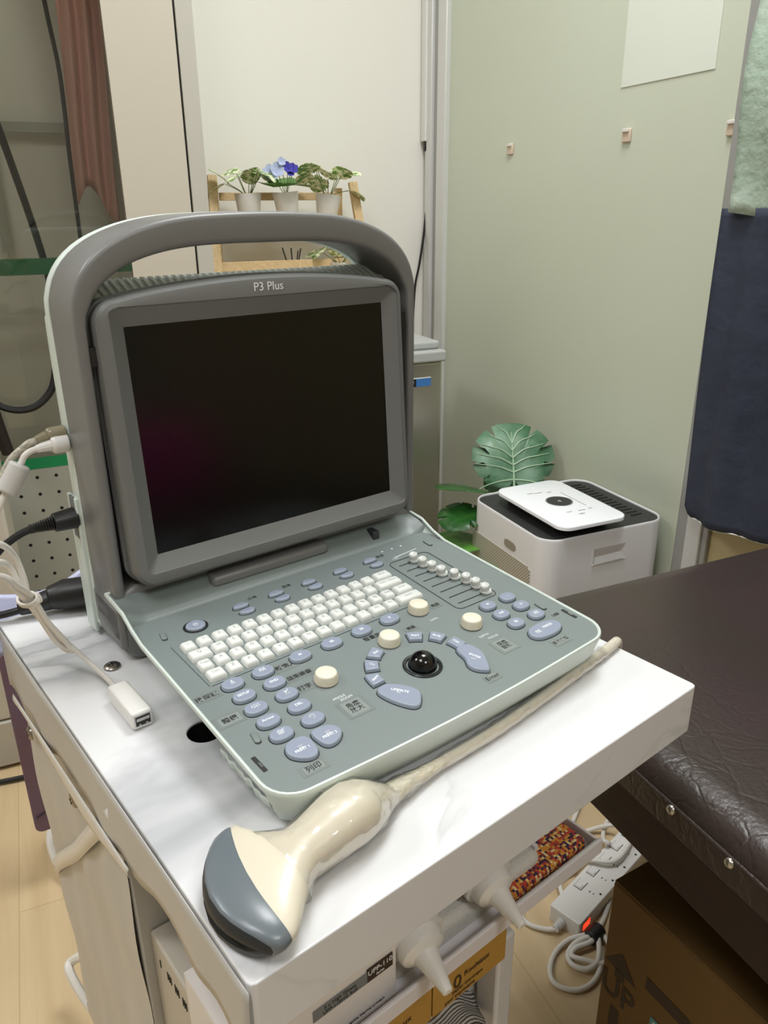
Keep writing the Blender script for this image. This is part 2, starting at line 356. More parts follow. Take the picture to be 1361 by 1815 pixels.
def catmull(P, n=6, closed=False):
    out = []; L = len(P)
    for i in range(L if closed else L-1):
        p0 = P[(i-1) % L] if (closed or i > 0) else P[0]; p1 = P[i]; p2 = P[(i+1) % L]; p3 = P[(i+2) % L] if (closed or i < L-2) else P[-1]
        for k in range(n):
            t = k/n; out.append(0.5*((2*p1)+(p2-p0)*t+(2*p0-5*p1+4*p2-p3)*t*t+(-p0+3*p1-3*p2+p3)*t**3))
    if not closed: out.append(P[-1])
    return out
def rrect(x0, x1, y0, y1, r, n=5):
    out = []
    for cx, cy, a0 in ((x1-r, y0+r, -90), (x1-r, y1-r, 0), (x0+r, y1-r, 90), (x0+r, y0+r, 180)):
        for k in range(n+1): a = R(a0+90*k/n); out.append((cx+r*math.cos(a), cy+r*math.sin(a)))
    return out
def ell(cx, cy, rx, ry, n=28, rot=0, pw=2.0):
    out = []
    for k in range(n):
        a = 2*PI*k/n; c, s_ = math.cos(a), math.sin(a)
        x = rx*math.copysign(abs(c)**(2/pw), c); y = ry*math.copysign(abs(s_)**(2/pw), s_)
        out.append((cx+x*math.cos(rot)-y*math.sin(rot), cy+x*math.sin(rot)+y*math.cos(rot)))
    return out
_tc = {}
def text_geo(txt, size, ext, bold, sx):
    k = (txt, size, ext, bold, sx)
    if k in _tc: return _tc[k]
    c = bpy.data.curves.new('t', 'FONT'); c.body = txt; c.size = size; c.extrude = ext; c.offset = bold; c.align_x = 'CENTER'; c.align_y = 'CENTER'; c.resolution_u = 3
    o = bpy.data.objects.new('t', c); COL.objects.link(o); bpy.context.view_layer.update()
    me = o.evaluated_get(bpy.context.evaluated_depsgraph_get()).to_mesh()
    vs = [(v.co.x*sx, v.co.y, v.co.z) for v in me.vertices]; fs = [tuple(p.vertices) for p in me.polygons]
    o.to_mesh_clear(); bpy.data.objects.remove(o); bpy.data.curves.remove(c)
    _tc[k] = (vs, fs); return _tc[k]
def empty(name, label, cat, loc=(0, 0, 0), rz=0, group=None):
    o = bpy.data.objects.new(name, None); COL.objects.link(o); o.empty_display_size = 0.02
    o.location = loc; o.rotation_euler = (0, 0, rz); return tag(o, label, cat, group)
def tag(o, label=None, cat=None, group=None, kind=None):
    if label: o['label'] = label
    if cat: o['category'] = cat
    if group: o['group'] = group
    if kind: o['kind'] = kind
    return o
def struct(o): o['kind'] = 'structure'; return o
def TR(x, y, z, rx=0, ry=0, rz=0): return Matrix.Translation((x, y, z)) @ Matrix.Rotation(rz, 4, 'Z') @ Matrix.Rotation(ry, 4, 'Y') @ Matrix.Rotation(rx, 4, 'X')
FRONT = Matrix.Rotation(R(90), 4, 'X')     # text in XY -> stands in XZ facing -Y

MACH_P = Vector((0.087, 0.3572, 0.8353)); MACH_R = R(14.01)
CART_P = Vector((0.0466, 0.2782, 0.8003)); CART_R = R(14.95)
MACH = Matrix.Translation(MACH_P) @ Matrix.Rotation(MACH_R, 4, 'Z')
CART = Matrix.Translation(CART_P) @ Matrix.Rotation(CART_R, 4, 'Z')

# ================================================================== THE ROOM
struct(mb('floor').box(-2.6, 3.6, -2.4, 2.75, -0.05, 0).build('floor'))
struct(mb('ceiling').box(-2.6, 3.6, -2.4, 2.75, CEIL, CEIL+0.05).build('ceiling'))
struct(mb('wall').box(-2.6, 3.6, 2.32, 2.4, 0, CEIL).build('wall_back'))
struct(mb('otherwall').box(-2.68, -2.6, -2.4, 2.4, 0, CEIL).build('wall_left'))
struct(mb('otherwall').box(3.6, 3.68, -2.4, 2.4, 0, CEIL).build('wall_right'))
struct(mb('otherwall').box(-2.6, 3.6, -2.48, -2.4, 0, CEIL).build('wall_front'))
# frosted glass partition along x = 1.18
wn = bpy.data.objects.new('window_1', None); COL.objects.link(wn); struct(wn)
mb('frost').box(1.180, 1.192, 1.12, 2.19, 0.03, 2.6).build('pane', wn)
b = mb('alu').box(1.165, 1.205, 2.185, 2.235, 0, 2.62).mat('alu2').box(1.17, 1.205, 2.235, 2.262, 0, 2.62).mat('alu').box(1.16, 1.205, 2.262, 2.30, 0, 2.62)
b.build('frame', wn, bevel=0.003)
b = mb('alu2').box(1.170, 1.20, 1.095, 1.125, 0, 2.62).mat('alu').box(1.165, 1.205, 1.055, 1.095, 0, 2.62).mat('alu2').box(1.17, 1.20, 1.04, 1.055, 0, 2.62)
b.build('post', wn, bevel=0.003)
mb('alu').box(1.165, 1.205, -1.0, 2.3, 2.6, 2.64).build('head_rail', wn)
wn2 = bpy.data.objects.new('window_2', None); COL.objects.link(wn2); struct(wn2)
mb(mat('frosted_glass_warm', S(196, 182, 140), 0.35)).box(1.180, 1.192, -1.0, 1.04, 0.03, 2.6).build('pane', wn2)

# ceiling lamps
for i, ((lx, ly), rz, k) in enumerate(LAMPS):
    t = empty('ceiling_lamp', ['square ceiling light panel above the couch and partition', 'square ceiling light panel above the cart side', 'square ceiling light panel far beyond the glass partition', 'square ceiling light panel above the glass cabinet', 'square ceiling light panel behind the camera side of the room'][i], 'lamp', (lx, ly, CEIL-0.001), rz, 'ceiling light panels')
    mb('white').box(-0.32, 0.32, -0.32, 0.32, -0.02, 0).build('frame', t)
    dm = mat('diffuser_%d' % i, (1, 1, 1, 1), 0.5, Emission_Color=(0.965, 0.985, 1, 1), Emission_Strength=3.0*k)
    mb(dm).box(-0.3, 0.3, -0.3, 0.3, -0.024, -0.021).build('diffuser', t)
    ld = bpy.data.lights.new('panel_light', 'AREA'); ld.shape = 'SQUARE'; ld.size = 0.58; ld.energy = LAMP_POWER*k; ld.color = (0.965, 0.985, 1.0)
    lo = bpy.data.objects.new('panel_light', ld); COL.objects.link(lo); lo.location = (lx, ly, CEIL-0.03); lo.visible_camera = True

# ================================================================== THE CART
cart = empty('equipment_cart', 'low cart covered in white marble print film, holding the ultrasound machine', 'cart', (CART_P.x, CART_P.y, 0), CART_R)
CZ = CART_P.z
def holed_top():
    bm = bmesh.new(); outer = rrect(0, 0.416, 0, 0.482, 0.004, 2); hole = ell(0.0775, 0.203, 0.0135, 0.0135, 24)
    def ring(pl): 
        vs = [bm.verts.new((x, y, CZ)) for x, y in pl]; return [bm.edges.new((vs[i], vs[(i+1) % len(vs)])) for i in range(len(vs))]
    e = ring(outer)+ring(hole); bmesh.ops.triangle_fill(bm, use_beauty=True, edges=e)
    fs = [f for f in bm.faces if (f.calc_center_median()-Vector((0.0775, 0.203, CZ))).length > 0.009 or len([v for v in f.verts if (v.co-Vector((0.0775, 0.203, CZ))).length > 0.02]) > 0]
    for f in [f for f in bm.faces if f not in fs]: bm.faces.remove(f)
    r = bmesh.ops.extrude_face_region(bm, geom=list(bm.faces)); 
    for v in [g for g in r['geom'] if isinstance(g, bmesh.types.BMVert)]: v.co.z -= 0.044
    bmesh.ops.recalc_face_normals(bm, faces=bm.faces)
    me = bpy.data.meshes.new('tabletop'); bm.to_mesh(me); bm.free(); me.materials.append(M['marble'])
    o = bpy.data.objects.new('tabletop', me); COL.objects.link(o); o.parent = cart
    md = o.modifiers.new('bevel', 'BEVEL'); md.width = 0.0035; md.segments = 3; md.limit_method = 'ANGLE'; md.angle_limit = R(50)
    return o
holed_top()
mb('hole').lathe([(.0133, CZ-.050), (.0133, CZ-.0015)], 28, Matrix.Translation((.0775, .203, 0)), cap=False).lathe([(.0133, CZ-.050), (.0002, CZ-.050)], 28, Matrix.Translation((.0775, .203, 0)), cap=False).build('cable_hole_shade', cart)  # black tube added to paint the shade inside the hole
# left film apron with an uneven lower edge
def apron(s_, t_):
    v = 0.0+0.475*s_; drop = 0.046+0.020*s_+0.005*math.sin(s_*19)+0.004*math.sin(s_*43+1)
    bulge = 0.0012+0.0016*t_*(0.5+0.5*math.sin(s_*15+1.3))+0.0005*math.sin(s_*60)*t_
    return (-bulge, v, CZ-0.003-(drop-0.003)*t_)
mb('sidefilm').grid(apron, 60, 6).build('film_overhang', cart, solid=0.0008)
def flap(s_, t_):
    v = 0.165+0.29*s_; w_ = 0.016+0.008*math.sin(s_*5+.5)
    return (-0.0040-0.0010*math.sin(t_*PI), v, CZ-0.052-0.014*s_-w_*t_*(0.4+0.6*min(1, s_*3)))
mb(mat('film_flap', S(212, 208, 200), .3)).grid(flap, 50, 4).build('film_flap', cart, solid=0.0008)
# side panels, shelf, back
def lp(s_, t_):
    return (0.0015+0.0012*math.sin(s_*23+t_*5)+0.0012*math.sin(t_*31), 0.197+0.248*s_, CZ-0.05-0.745*t_)
b = mb('sidefilm').box(0.004, 0.034, 0.197, 0.445, 0.01, CZ-0.044); b.grid(lp, 20, 50); b.build('side_panel', cart, bevel=0.002)
mb('sidefilm').box(0.244, 0.272, 0.078, 0.445, 0.01, CZ-0.23).box(0.244, 0.272, 0.215, 0.445, CZ-0.23, CZ-0.044).build('side_panel', cart, bevel=0.002)
mb('sidefilm').box(0.034, 0.244, 0.425, 0.443, 0.05, CZ-0.044).build('back_panel', cart)
mb('sidefilm').box(0.0, 0.272, 0.05, 0.445, 0.30, 0.318).build('shelf', cart, bevel=0.002)
mb('sidefilm').box(0.0345, 0.16, 0.115, 0.425, CZ-0.274, CZ-0.2625).build('shelf', cart, bevel=0.001)
for (x, y) in ((0.250, 0.05), ):
    mb('legwhite').box(x, x+0.02, y, y+0.025, 0.0, CZ-0.21).build('leg', cart, bevel=0.003)
# clear adhesive tape band around the side panel and a crease
b = mb(mat('tape_band', S(216, 212, 205), .25)).grid(lambda s_, t_: (-0.0022-0.0002*math.sin(s_*23), 0.198+0.247*s_, CZ-0.024-0.243*s_-0.022*t_+0.002*math.sin(s_*9)), 40, 2); b.build('tape_band', cart, solid=0.0006)
# screws
for (p, rx, ry) in (((0.056, 0.333, CZ+0.0005), 0, 0), ((-0.001, 0.425, CZ-0.095), 0, -90), ((0.0, 0.305, CZ-0.092), 0, -90)):
    T = Matrix.Translation(p) @ Matrix.Rotation(R(ry), 4, 'Y')
    b = mb('nickel').lathe([(0.0072, 0), (0.007, 0.0012), (0.0055, 0.0024), (0.003, 0.003), (0.0005, 0.0031)], 20, T)
    b.mat('print').box(-0.0032, 0.0032, -0.0005, 0.0005, 0.0028, 0.00325, T).box(-0.0005, 0.0005, -0.0032, 0.0032, 0.0028, 0.00325, T)
    b.build('screw', cart)
# black block filling the cart interior behind the opening
mb('black').box(0.036, 0.242, 0.20, 0.42, CZ-0.261, CZ-0.052).build('black_filler', cart)

# tray with rim, standing on the shelf front
tray = empty('display_tray', 'shallow white tray with a pale rim under the cart top, holding gel bottles', 'tray', (CART_P.x, CART_P.y, CZ-0.178), CART_R)
b = mb('traywhite').box(0.165, 0.365, 0.040, 0.21, 0, 0.004).box(0.003, 0.165, 0.040, 0.107, 0, 0.004).box(0.003, 0.365, 0.040, 0.0425, 0, 0.017).box(0.165, 0.365, 0.208, 0.21, 0, 0.02).box(0.3625, 0.365, 0.04, 0.21, 0, 0.017)
b.build('tray_body', tray, bevel=0.001)
mb('traywhite').box(0.003, 0.366, 0.037, 0.0405, 0.003, 0.019).build('rim', tray, bevel=0.001)
cu = CART
def ochre(u0, u1, label, lines, big=None):
    t = empty('carton', label, 'carton', CART @ Vector(((u0+u1)/2, 0.12, -0.216)), CART_R, 'ochre cartons under the tray')
    w2 = (u1-u0)/2
    mb('browncard').box(-w2, w2, -0.079, -0.018, 0, 0.0365).build('carton_body', t, bevel=0.0008)
    b = mb('cardprint')
    for (txt, x, z, sz) in lines: b.text(txt, sz, Matrix.Translation((x, -0.0795, z)) @ FRONT, 0.0001)
    b.build('lettering', t)
ochre(0.166, 0.247, 'ochre carton printed 10 Rouleaux in dark ink, right one under the white tray', [('10', -0.020, 0.019, 0.019), ('Rouleaux', 0.006, 0.022, 0.0075), ('papier thermique', -0.004, 0.011, 0.0048), ('pour imprimante', -0.012, 0.005, 0.0048)])
ochre(0.075, 0.1645, 'ochre carton printed Rouleaux, cut by the lower frame edge beside the white paper box', [('Rouleaux', 0.008, 0.022, 0.0085), ('papier thermique', -0.004, 0.011, 0.0048), ('haute brillance', -0.01, 0.005, 0.0048)])
# white paper box
pb = empty('paper_box', 'white carton with a grey and black label strip in front of the vented unit', 'box', CART @ Vector((0.066, 0.08, -0.174)), CART_R)
mb('paperbox').box(-0.062, 0.071, -0.030, 0.028, 0, 0.072).build('box_body', pb, bevel=0.0008)
mb('paperbox').box(-0.062, 0.071, -0.0305, 0.028, 0.0723, 0.0735).build('box_lid', pb)
mb('print_grey').box(-0.001, 0.044, -0.0309, -0.0303, 0.035, 0.045).mat('print').text('5 x High Glossy', 0.0042, Matrix.Translation((0.021, -0.0310, 0.042)) @ FRONT, .0001).text('UPP-110HG Roll', 0.0042, Matrix.Translation((0.021, -0.0310, 0.0375)) @ FRONT, .0001).build('grey_label', pb)
mb('cardprint').box(0.044, 0.067, -0.0309, -0.0303, 0.035, 0.0475).mat('print_white').text('UPP-110', 0.0062, Matrix.Translation((0.0555, -0.0311, 0.043)) @ FRONT, .0001).text('Series', 0.003, Matrix.Translation((0.0555, -0.0311, 0.038)) @ FRONT, .0001).build('black_label', pb)
mb('print').text('Use only with compatible thermal printers', 0.0034, Matrix.Translation((0.03, -0.0309, 0.0085)) @ FRONT, .0001).build('lettering', pb)
# vented unit (printer)
pr = empty('printer_unit', 'beige vented equipment box behind the white carton inside the cart', 'printer', CART @ Vector((0.108, 0.152, -0.262)), CART_R)
b = mb('greybox').box(-0.096, 0.052, -0.042, 0.044, 0, 0.112); b.build('housing', pr, bevel=0.002)
b = mb('print')
for j, n in enumerate((1, 3, 3, 3, 2)):
    for k in range(n):
        y = 0.028-j*0.013-k*0.0028; b.box(-0.0966, -0.0958, y, y+0.0009, 0.088, 0.096)
b.build('vent_slots', pr)

# gel bottles
def bottle(label, P, D, r, group):
    z = Vector(D).normalized(); x = Vector((0, 0, 1)).cross(z).normalized(); y = z.cross(x)
    RM = Matrix((x, y, z)).transposed().to_4x4(); o = empty('gel_bottle', label, 'bottle', P, 0, group)
    o.matrix_world = Matrix.Translation(P) @ RM
    mb('white').lathe([(r*.9, -0.11), (r*1.05, -0.10), (r*1.05, -0.022), (r, -0.012), (r*.86, -0.003), (r*.82, 0.0)], 32).build('bottle_body', o)
    mb('white').lathe([(r*.98, 0.0), (r, 0.002), (r*.98, 0.005), (r*.80, 0.0055), (r*.80, 0.010), (r*.74, 0.0145), (r*.44, 0.018), (r*.36, 0.024), (r*.17, 0.046), (r*.14, 0.0465), (r*.08, 0.0465)], 32).build('nozzle_cap', o)
bottle('white gel bottle with cone tip, nearer the white paper carton', CART @ Vector((0.158, 0.056, -0.134)), (CART.to_3x3() @ Vector((-0.14, -1, -0.22))), 0.0235, 'gel bottles on the tray')
bottle('white gel bottle with cone tip, nearer the woven orange case', CART @ Vector((0.238, 0.060, -0.136)), (CART.to_3x3() @ Vector((-0.12, -1, -0.20))), 0.0225, 'gel bottles on the tray')
# tissue pack, woven case
ts = empty('tissue_pack', 'pale grey patterned tissue pack lying between the two gel bottles', 'tissue pack', CART @ Vector((0.245, 0.13, -0.174)), CART_R)
mb('tissue').prism(rrect(-0.108, 0.066, -0.072, 0.07, 0.012), 0, 0.020, round_top=0.008).build('pack', ts)
mb('traywhite').box(0.060, 0.064, -0.066, 0.068, 0.018, 0.023).build('seal_strip', ts)
wc = empty('woven_case', 'orange and purple woven fabric case at the right end of the tray', 'case', CART @ Vector((0.336, 0.118, -0.174)), CART_R)
mb('weave').prism(rrect(-0.075, 0.023, -0.07, 0.08, 0.006), 0, 0.012, round_top=0.005).build('case_body', wc)
# striped cloth
st = empty('striped_cloth', 'crumpled grey striped cloth on the lower cart shelf under the cartons', 'cloth', CART @ Vector((0.15, 0.16, -0.482)), CART_R)
def cl(s_, t_):
    x = -0.10+0.19*s_; y = -0.11+0.16*t_
    return (x+0.01*math.sin(t_*9), y, 0.235*math.sin(PI*min(1, .2+s_*.6))**.3*math.sin(PI*min(1, .2+t_*.6))**.3+0.006*math.sin(s_*22+t_*13)+0.004*math.sin(t_*40))
mb('stripes').grid(cl, 40, 40).build('cloth', st, solid=0.001)

# ================================================================== ULTRASOUND MACHINE
us = empty('ultrasound_machine', 'grey portable ultrasound scanner with carry handle, open on the marble cart', 'ultrasound machine', (MACH_P.x, MACH_P.y, MACH_P.z), MACH_R)
CU = 0.164
def arch(half, prof, wb):
    """prof: list of (dx, w) from centre top outwards; mirrored; goes left bottom -> over -> right bottom"""
    left = [(-d, w_) for d, w_ in reversed(prof)]; right = [(d, w_) for d, w_ in prof[1:]]
    pts = [(-half, wb), (-half, wb*.3+prof[-1][1]*.7-0.05)]+left+right+[(half, wb*.3+prof[-1][1]*.7-0.05), (half, wb)]
    return [Vector((CU+x, z)) for x, z in pts]
def resample(P, n, first=None):
    Q = catmull([Vector((p.x, p.y, 0)) for p in P], 8); L = [0]
    for a, c in zip(Q, Q[1:]): L.append(L[-1]+(c-a).length)
    out = []; k = 0
    for i in range(n):
        d = L[-1]*i/(n-1)
        while k < len(L)-2 and L[k+1] < d: k += 1
        t = (d-L[k])/max(1e-9, L[k+1]-L[k]); q = Q[k].lerp(Q[k+1], t); out.append((q.x, q.y))
    return out
outp = [(0, .3285), (.03, .328), (.065, .3262), (.092, .322), (.114, .3155), (.132, .307), (.146, .296), (.1555, .283), (.1605, .268), (.162, .25)]
inp = [(0, .3045), (.03, .3045), (.06, .3035), (.085, .3005), (.106, .2955), (.122, .289), (.135, .2805), (.1445, .270), (.150, .258), (.1525, .243)]
N = 120
OUT = resample(arch(.162, outp, -.020), N); INN = resample(arch(.1525, inp, -.020), N)
V0, V1 = 0.262, 0.322
def ring_loft(OUT, INN, va, vb, r):
    rings = []
    for o_, i_ in zip(OUT, INN):
        o2, i2 = Vector(o_), Vector(i_); d = i2-o2; L = d.length; d = d/L; rr = min(r, L*.45); sec = []
        for (ca, cv, a0) in ((rr, va+rr, 180), (L-rr, va+rr, 270), (L-rr, vb-rr, 0), (rr, vb-rr, 90)):
            for k in range(5):
                a = R(a0+90*k/4); q = o2+d*(ca+rr*math.cos(a)); sec.append((q.x, cv+rr*math.sin(a), q.y))
        rings.append(sec)
    return rings
b = mb('frame').loft(ring_loft(OUT, INN, V0, V1, 0.0045))
# foot block under the recess, rounded lower corners
def xz_prism(b, poly, va, vb, rt=0.0, T=None):
    """poly in (u,w) extruded along v; rounded edge on the va (front) side"""
    TT = Matrix(((1, 0, 0, 0), (0, 0, -1, 0), (0, 1, 0, 0), (0, 0, 0, 1)))   # (x,y,z)->(x,-z,y)
    if T is not None: TT = T @ TT
    return b.prism(poly, -vb, -va, TT, round_top=rt)
foot = rrect(CU-.162, CU+.162, -.035, .036, .022)
xz_prism(b, foot, V0, V1, 0.004)
b.build('handle_frame', us, bevel=0)
# recess back plate
b = mb('recess'); xz_prism(b, rrect(CU-.1525, CU+.1525, -.01, .262, .004), 0.300, 0.318); b.build('recess_panel', us)
# rear shell, pale, with vent ribs on its top edge
b = mb('shell')
prof = resample(arch(.1615, [(0, .277), (.04, .277), (.09, .276), (.13, .274), (.147, .268), (.157, .258), (.1612, .245)], -.02), 80)
poly = [(p[0], p[1]) for p in prof]; poly = list(reversed(poly)); poly = poly
rings = []
for v_, g in ((0.318, 0), (0.335, 0.0), (0.345, .0015), (0.352, .006), (0.355, .016)):
    nr = offs_normals(poly); rings.append([(p[0]+q[0]*g, v_, p[1]+q[1]*g) for p, q in zip(poly, nr)])
b.loft(rings)
TTv = None
b.build('rear_shell', us, sharp=50)
# pale rear hoop behind the handle
b = mb('shell').loft(ring_loft(OUT, INN, V1+0.0005, V1+0.012, 0.003)); b.build('rear_hoop', us)
b = mb(mat('brightened_vent_plastic', S(238, 246, 244), .35)); b.add([(x, v_, w_) for x in (.016, .312) for v_, w_ in ((.300, .25), (.286, .2625), (.290, .2665), (.316, .2775), (.322, .2775), (.322, .25))], [(0, 1, 2, 3, 4, 5), (11, 10, 9, 8, 7, 6)]+[(i, (i+1) % 6, 6+(i+1) % 6, 6+i) for i in range(6)])  # shell plastic whitened, putting light into the ribs under the handle
for k in range(44):
    x = 0.016+k*0.0068; b.add([(x+a_, v_, w_) for a_ in (0, .0034) for v_, w_ in ((.292, .262), (.292, .2685), (.316, .2790), (.322, .2790), (.322, .262))], [(0, 1, 2, 3, 4), (9, 8, 7, 6, 5)]+[(i, (i+1) % 5, 5+(i+1) % 5, 5+i) for i in range(5)])
b.build('vent_ribs', us, bevel=0.0006)
# side port plate on the left
mb('shell').box(-0.0005, 0.003, 0.326, 0.349, -0.03, 0.10).build('side_port_plate', us, bevel=0.001)
mb('print_grey').box(-0.0008, 0.001, 0.330, 0.342, 0.062, 0.10).build('power_inlet', us)

# ---- monitor (tilted back) in its own frame: x right, y into the screen, z up; origin at screen lower left
TILT = R(3.77)
mon = bpy.data.objects.new('monitor', None)
TM = Matrix.Translation((0.0383, 0.2516, 0.0638)) @ Matrix.Rotation(-TILT, 4, 'X')
SW, SH = 0.246, 0.1845
def mon_outline(grow=0.0, n=8):
    L, Rr, B, Tt = -.0235-grow, .2680+grow, -.0265-grow, .2065+grow; r = 0.019+grow
    pts = []
    for cx, cy, a0 in ((Rr-r, B+r, -90), (Rr-r, Tt-r, 0)):
        for k in range(n+1): a = R(a0+90*k/n); pts.append((cx+r*math.cos(a), cy+r*math.sin(a)))
    for k in range(1, 16):
        t = k/16; x = (Rr-r)*(1-t)+(L+r)*t; pts.append((x, Tt+0.0105*math.sin(PI*t)**.8))
    for cx, cy, a0 in ((L+r, Tt-r, 90), (L+r, B+r, 180)):
        for k in range(n+1): a = R(a0+90*k/n); pts.append((cx+r*math.cos(a), cy+r*math.sin(a)))
    return pts
def inner_outline(L, Rr, B, Tt, r, n, cnt):
    base = rrect(L, Rr, B, Tt, r, n); return base
OM = mon_outline()
NO = len(OM)
def match(poly_out, L, Rr, B, Tt, r):
    """inner rounded rectangle sampled so that each vertex pairs with the outer one"""
    out = []; cx, cy = (L+Rr)/2, (B+Tt)/2
    n = 8; res = []
    for c_x, c_y, a0 in ((Rr-r, B+r, -90), (Rr-r, Tt-r, 0)):
        for k in range(n+1): a = R(a0+90*k/n); res.append((c_x+r*math.cos(a), c_y+r*math.sin(a)))
    for k in range(1, 16): t = k/16; res.append(((Rr-r)*(1-t)+(L+r)*t, Tt))
    for c_x, c_y, a0 in ((L+r, Tt-r, 90), (L+r, B+r, 180)):
        for k in range(n+1): a = R(a0+90*k/n); res.append((c_x+r*math.cos(a), c_y+r*math.sin(a)))
    return res
def off(poly, d):
    nr = offs_normals(poly); return [(p[0]+q[0]*d, p[1]+q[1]*d) for p, q in zip(poly, nr)]
rg = []
fy = -0.0085
for d, y in ((.004, .026), (-.0002, .022), (-.0006, 0.014), (.0008, 0.0125), (.0030, 0.012), (.0030, 0.009), (.0008, .008), (.0006, fy+.008), (.0016, fy+.004), (.004, fy+.001), (.0075, fy)):
    rg.append([(p[0], y, p[1]) for p in off(OM, d)])
i1 = match(OM, -.0125, .2600, -.0135, .1995, .006); rg.append([(p[0], fy, p[1]) for p in i1])
i1b = match(OM, -.0115, .2595, -.0125, .1985, .0055); rg.append([(p[0], fy+.0012, p[1]) for p in i1b])
i2 = match(OM, 0, SW, 0, SH, .0008); rg.append([(p[0], -.0005, p[1]) for p in i2])
b = mb('bezel').loft(rg, TM, cap=False)
b.add([(p[0], .028, p[1]) for p in off(OM, .004)], [tuple(range(NO))], TM)
mon = b.build('monitor', us, sharp=24)
mb('screen').box(-0.001, SW+.001, 0.0, 0.001, -0.001, SH+.001, TM).build('screen', mon)
b = mb('print_white').text('P3 Plus', 0.0098, TM @ Matrix.Translation((0.1235, fy-0.0002, 0.2065)) @ FRONT, .0001); b.build('lettering', mon)
b = mb('black').box(-.0275, -.0225, 0.000, .012, .158, .172, TM); b.mat('metal').box(-.0282, -.0273, .002, .008, .161, .169, TM); b.build('latch', mon)
b = mb('black').box(.268, .2735, -0.003, .012, .159, .174, TM); b.mat('frame').box(.2722, .2745, -.002, .006, .162, .171, TM); b.build('latch', mon)
# hinge covers
mb('frame').box(0.082, 0.205, 0.246, 0.266, 0.018, 0.0300).build('hinge_cover', us, bevel=0.004)
mb('recess').box(0.258, 0.266, 0.245, 0.27, 0.017, 0.0265).build('hinge_cover', us, bevel=0.001)

# ---- base and control panel. panel frame: x right, y back along the panel, z out of it
TP = R(3.83); PR = Matrix.Rotation(R(0.45), 4, 'Z') @ Matrix.Rotation(TP, 4, 'X')
PW = 0.3235
def pan_outline(g=0.0, n=7, back=0.278):
    """ccw from the front left corner; the front edge bows out slightly"""
    r = 0.024; pts = []
    for k in range(n+1): a = R(180+90*k/n); pts.append((r+r*math.cos(a), r+r*math.sin(a)-0.001))
    for k in range(1, 12): t = k/12; pts.append((r+(PW-2*r)*t, -0.001-0.0045*math.sin(PI*t)))
    for k in range(n+1): a = R(270+90*k/n); pts.append((PW-r+r*math.cos(a), r+r*math.sin(a)-0.001))
    for k in range(1, 14): t = k/14; pts.append((PW, r+(back-r)*t))
    pts.append((PW, back)); pts.append((0, back))
    for k in range(1, 14): t = k/14; pts.append((0, back+(r-back)*t))
    return off(pts, -g) if g else pts
def wave(y): # rise of the side rim near the hinge
    t = max(0, min(1, (y-0.208)/0.040)); t = t*t*(3-2*t); return 0.0115*t
PO = pan_outline()
def fw_(y): t = max(0, min(1, (y-0.012)/0.03)); return t*t*(3-2*t)
def lift(poly, d, z, follow=True, ds=None):
    nr = offs_normals(poly); o = []; d0 = d
    for p, q in zip(poly, nr):
        d = d0 if ds is None else d0*(1-fw_(p[1]))+ds*fw_(p[1])
        x, y = p[0]+q[0]*d, p[1]+q[1]*d; o.append((x, y, z+(wave(p[1]) if follow else 0)))
    return o
def lower(poly, d, zdrop, ds=None):
    """base wall points whose height is measured from the table, not the panel"""
    nr = offs_normals(poly); o = []; d0 = d
    for p, q in zip(poly, nr):
        d = d0 if ds is None else d0*(1-fw_(p[1]))+ds*fw_(p[1])
        x, y = p[0]+q[0]*d, p[1]+q[1]*d; zt = -0.035-math.sin(TP)*y; o.append((x, y, zt+zdrop))
    return o
b = mb('shell')
b.loft([lower(PO, .022, .0005, .05), lower(PO, .016, .0012, .044), lower(PO, .009, .006, .036), lower(PO, .004, .016, .028), lift(PO, .0018, -.010, False, .012), lift(PO, .0004, -.0045, True, .0012), lift(PO, 0.0, -.003), lift(PO, -.0004, -.0008), lift(PO, .0002, .0006), lift(PO, .0014, .0008), lift(PO, .0024, 0.0), lift(PO, .0026, -.0012)], PR, cap=False)
b.add(lower(PO, .022, .0005, .05), [tuple(reversed(range(len(PO))))], PR)
base = b.build('base_shell', us, sharp=40)
b = mb('panel')
# flat plate then hinge hump: surface built as strips across the width
def plate(s_, t_):
    return None
PI_ = off(PO, .0025)
zf = -0.0010
flat = [p for p in PI_]
# plate: the inset outline cut at y=0.232, then the hump surface behind it
front = [p for p in flat if p[1] <= 0.2335]
front = front[:]
right = [p for p in flat if p[1] <= 0.2335 and p[0] > PW/2]; left = [p for p in flat if p[1] <= 0.2335 and p[0] <= PW/2]
li = [p for p in PI_ if p[1] <= 0.2335]
# order: start at the left side going down (end of list), then corner, front, right side
idx0 = max(range(len(PI_)), key=lambda i: PI_[i][1] if PI_[i][0] > PW/2 else -1)
seq = [p for p in PI_[:idx0+1] if p[1] <= 0.2335]; tail = [p for p in PI_[idx0+1:] if p[1] <= 0.2335]
poly = tail+seq
poly = [(0.0025, 0.234)]+poly+[(PW-0.0025, 0.234)]
b.add([(p[0], p[1], zf) for p in poly]+[(p[0], p[1], zf-0.004) for p in poly], [tuple(range(len(poly))), tuple(reversed(range(len(poly), 2*len(poly))))])
def hump(s_, t_):
    y = 0.2338+0.046*t_; x = 0.0025+(PW-.005)*s_
    z = zf+0.0135*(1-math.cos(min(1, t_/.72)*PI))/2
    e = min(x, PW-x); 
    edge = max(0, 1-e/0.018)
    z = z*(1-edge)+edge*(zf+wave(y)-0.001) if t_ > 0 else zf
    return (x, y, z-(0.0012 if 0.02 < t_ < 0.05 else 0))
b.grid(hump, 60, 26)
for vi in range(len(b.v)): b.v[vi] = tuple(PR @ Vector(b.v[vi]))
pan = b.build('control_panel', us, sharp=30)
TPn = Matrix.Rotation(TP, 4, 'X')
